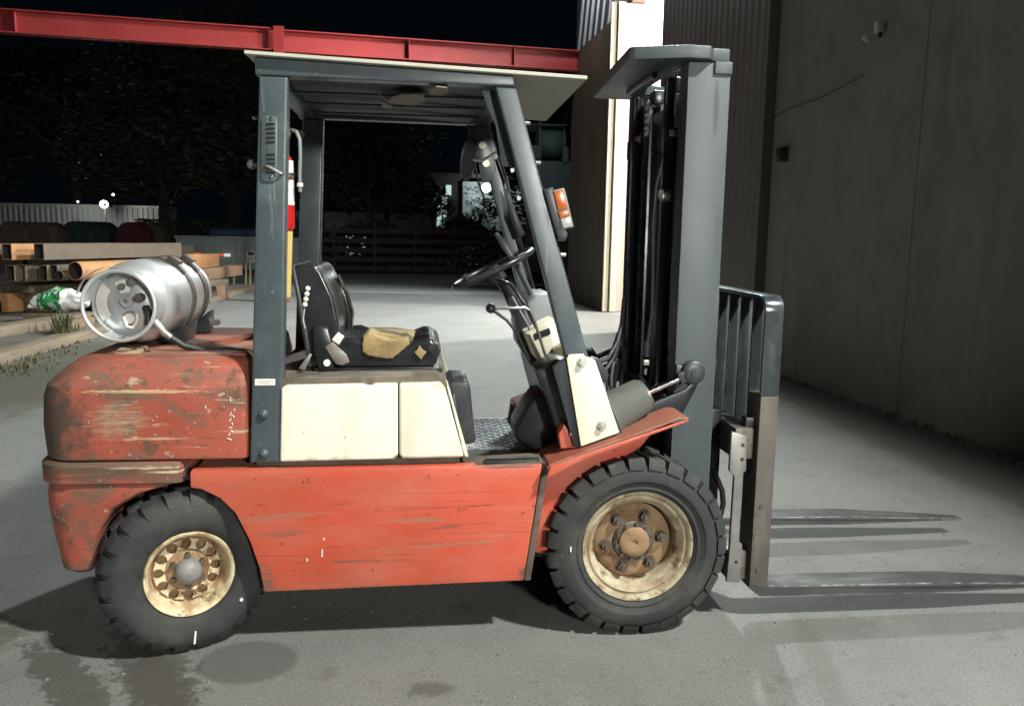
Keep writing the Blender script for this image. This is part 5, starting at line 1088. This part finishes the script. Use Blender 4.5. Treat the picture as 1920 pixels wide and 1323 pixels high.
for k, (px, py, Y, r, lab) in enumerate(((195,383,38.2,.19,'bright white lamp above the far container'), (212,365,44.0,.07,'small faint lamp above the bright one'), (146,378,44,.05,'tiny faint lamp left of the bright one'))):
    c_ = Vector(at(px, py, Y)); e = empty('far_yard_lamp', (c_.x, c_.y, 0), lab, 'lamp', 'far yard lamps')
    MB().cyl((c_.x, c_.y+.1, 0), (c_.x, c_.y+.1, c_.z-r*.8), .05, 8).build('pole', M['fence'], e)
    MB().lathe([(r*math.sin(PI*i/8), -r*math.cos(PI*i/8)) for i in range(9)], 14, c_, 'z').build('lamp_globe', M['lampglow'], e, smooth=60)
    if k == 0:
        ld = bpy.data.lights.new('yard_lamp', 'POINT'); ld.energy = 190; ld.color = (1, .97, .9); ld.shadow_soft_size = .2
        lo = bpy.data.objects.new('yard_lamp', ld); COL.objects.link(lo); place(lo, c_ + Vector((0, -.6, 0)), e)
# machine behind the building corner
MC = empty('yard_machine', (3.4, 21, 0), 'dull green hopper machine with a drum under a flat hood beside the building', 'machine')
def mbox(nm, px0, px1, py0, py1, Y, d, mt='machine', bv=.03):
    a = at(px0, py0, Y); b = at(px1, py1, Y); return MB().box(a[0], b[0], Y, Y+d, b[2], a[2]).build(nm, M[mt], MC, bevel=bv)
mbox('hood_plate', 986, 1063, 231, 236, 20.6, 1.6)
mbox('body', 1000, 1072, 301, 420, 20.8, 1.4)
mbox('side_bracket', 996, 1016, 272, 300, 20.7, .5)
mbox('base', 985, 1075, 420, 512, 20.9, 1.3, 'fence')
mbox('rear_post', 1056, 1066, 275, 305, 20.7, .3)
c_ = Vector(at(1032,268,21.2)); MB().tube([c_+Vector((-.42,0,0)), c_+Vector((-.30,0,0)), c_+Vector((.05,0,0)), c_+Vector((.32,0,0)), c_+Vector((.40,0,0))], [.30,.42,.46,.40,.30], 28).build('drum', M['machine'], MC, smooth=50)
MB().tube([c_+Vector((.32,0,0)), c_+Vector((.37,0,0))], .47, 28).build('drum_band', M['machine'], MC, smooth=30)
for dx in (-.38,): MB().box(c_.x+dx-.03, c_.x+dx+.03, 20.75, 20.85, c_.z-.5, c_.z+.55).build('hood_post', M['machine'], MC)
# trees: a trunk and two crown meshes shared by copies
def crown_mesh(seed, n, spread):
    rnd = random.Random(seed); mb = MB(); cl = []
    for k in range(26):
        a = rnd.uniform(0, 2*PI); rr_ = spread*rnd.uniform(.1, .85); z = rnd.uniform(-.9, 1.2)
        cl.append((Vector((rr_*math.cos(a)*(1.1-.35*abs(z)), rr_*math.sin(a)*(1.1-.35*abs(z)), z*1.5)), rnd.uniform(.35, .8)))
    for k in range(n):
        c, r = cl[rnd.randrange(len(cl))]
        d = Vector((rnd.gauss(0,1), rnd.gauss(0,1), rnd.gauss(0,1))).normalized()*r*rnd.uniform(.55, 1.05); p = c + d
        s = rnd.uniform(.05, .11); q = Matrix.Rotation(rnd.uniform(0, 6.28), 3, 'Z') @ Matrix.Rotation(rnd.uniform(0, 3.1), 3, 'X')
        mb.add([tuple(p + q @ Vector(v)) for v in ((-s,0,0),(0,-s*.5,0),(s,0,0),(0,s*.5,0))], [(0,1,2,3)])
    return mb
PROTO = {}
def tree(x, y, s, lab, kind, rz):
    T = empty('tree', (x, y, 0), lab, 'tree', 'dark trees behind the yard')
    h = 2.6*s
    tr_ = MB().tube([(x, y, 0), (x+.05*s, y, h*.5), (x-.04*s, y+.05, h), (x+.02, y, h*1.5)], [.16*s, .12*s, .09*s, .04*s], 9)
    for k in range(5):
        a = k*1.3 + rz; tr_.tube([(x, y, h*(.6+.1*k)), (x+.7*s*math.cos(a), y+.7*s*math.sin(a), h*(.8+.12*k)), (x+1.2*s*math.cos(a), y+1.2*s*math.sin(a), h*(.95+.13*k))], [.06*s, .04*s, .02*s], 6)
    tr_.build('trunk', M['bark'], T, smooth=50)
    cz_ = h*1.35
    if kind not in PROTO:
        o = crown_mesh(11+kind, 5200, 1.9).build('crown', M['leaf'], T, smooth=0); PROTO[kind] = o
        c0 = o.location.copy()
    else: o = bpy.data.objects.new('crown', PROTO[kind].data); COL.objects.link(o)
    place(o, Vector((x, y, cz_)), T, (0, 0, rz)); o.scale = (s, s, s)
    o.parent = T; o.matrix_parent_inverse = WM[T].inverted()
TR = [(-26,47,2.2,'broad dark tree far left behind the container',0),(-20,46,2.4,'dark tree above the left half of the container',1),(-15.5,45,2.1,'dark tree above the far yard lamp',0),
      (-11.5,33,1.7,'dark tree behind the dumpster, left',1),(-8.2,31,1.8,'dark tree behind the dumpster, right',0),(-5.2,34,1.6,'dark tree just right of the rear pillar',1),
      (-2.9,32,1.35,'shorter dark tree left of the lit window',0),(-2.4,37,1.7,'tall dark tree right of the lit window',1),(.35,33.5,.55,'dark tree between the two lit gaps',0),(1.75,31,.62,'small dark tree beside the lamp on the far building',1),
      (4.3,34,1.35,'dark tree behind the steering wheel',0),(6.0,33,2.0,'dark tree behind the green machine',1)]
for i, (x, y, s, lab, k) in enumerate(TR): tree(x, y, s, lab, k, i*1.1)
hd = MB(); rnd = random.Random(5)
for k in range(26000):
    x = rnd.uniform(-11, 5.5); y = 27.6 + rnd.uniform(0, 1.6); z = rnd.uniform(.05, 1.0)*(1.75 + .7*noise.noise(Vector((x*.6, 0, 0)))); s = rnd.uniform(.05, .1)
    q = Matrix.Rotation(rnd.uniform(0, 6.28), 3, 'Z') @ Matrix.Rotation(rnd.uniform(0, 3.1), 3, 'X')
    hd.add([tuple(Vector((x, y, z)) + q @ Vector(v)) for v in ((-s,0,0),(0,-s*.5,0),(s,0,0),(0,s*.5,0))], [(0,1,2,3)])
tag(hd.build('undergrowth', M['leaf'], smooth=0), 'dark undergrowth behind the back fence', 'undergrowth', kind='stuff')
# weeds by the timbers and along the wall foot
def weeds(name, spots_, label):
    mb = MB()
    for (x, y, sp, n, h) in spots_:
        for k in range(n):
            bx, by = x + rnd.gauss(0, sp), y + rnd.gauss(0, sp*1.6); a = rnd.uniform(0, 6.28); l = h*rnd.uniform(.4, 1.1); w = .003 + .007*rnd.random(); ln = rnd.uniform(.1, .6)
            s = Vector((math.cos(a), math.sin(a), 0)); t = Vector((-s.y, s.x, 0))
            p0 = Vector((bx, by, 0)); p1 = p0 + Vector((0,0,l*.6)) + s*l*ln*.4; p2 = p0 + Vector((0,0,l)) + s*l*ln
            mb.add([tuple(p0-t*w), tuple(p0+t*w), tuple(p1+t*w*1.6), tuple(p1-t*w*1.6), tuple(p2)], [(0,1,2,3),(3,2,4)])
    return tag(mb.build(name, M['weed'], smooth=0), label, 'weeds', kind='stuff')
ws = []
for k in range(26):
    t = k/25; p = gnd(10+135*t, 700-72*t + rnd.uniform(-14, 12)); ws.append((p.x, p.y, .14, 16, rnd.uniform(.03, .08)))
p = gnd(124, 640); ws.append((p.x, p.y, .05, 60, .42)); p = gnd(115, 622); ws.append((p.x, p.y, .05, 50, .3))
weeds('timber_weeds', ws, 'dry green weeds growing along the timbers')
ws = []
for k in range(30):
    y = 1.0 + k*.16; q = F(y, .05); ws.append((q[0]-.03, y, .04, 5, rnd.uniform(.03, .07)))
weeds('wall_weeds', ws, 'low weeds along the foot of the grey wall')
# loose grit
st = MB()
for k in range(420):
    x = rnd.uniform(-2.6, 2.2); y = rnd.uniform(-1.1, 2.0); s = rnd.uniform(.0015, .005)
    st.obox((x, y, s*.3), (s*2, s*1.6, s), RZ(rnd.uniform(0, 3)))
tag(st.build('loose_grit', M['stone'], smooth=0), 'loose grit scattered over the asphalt', 'grit', kind='stuff')
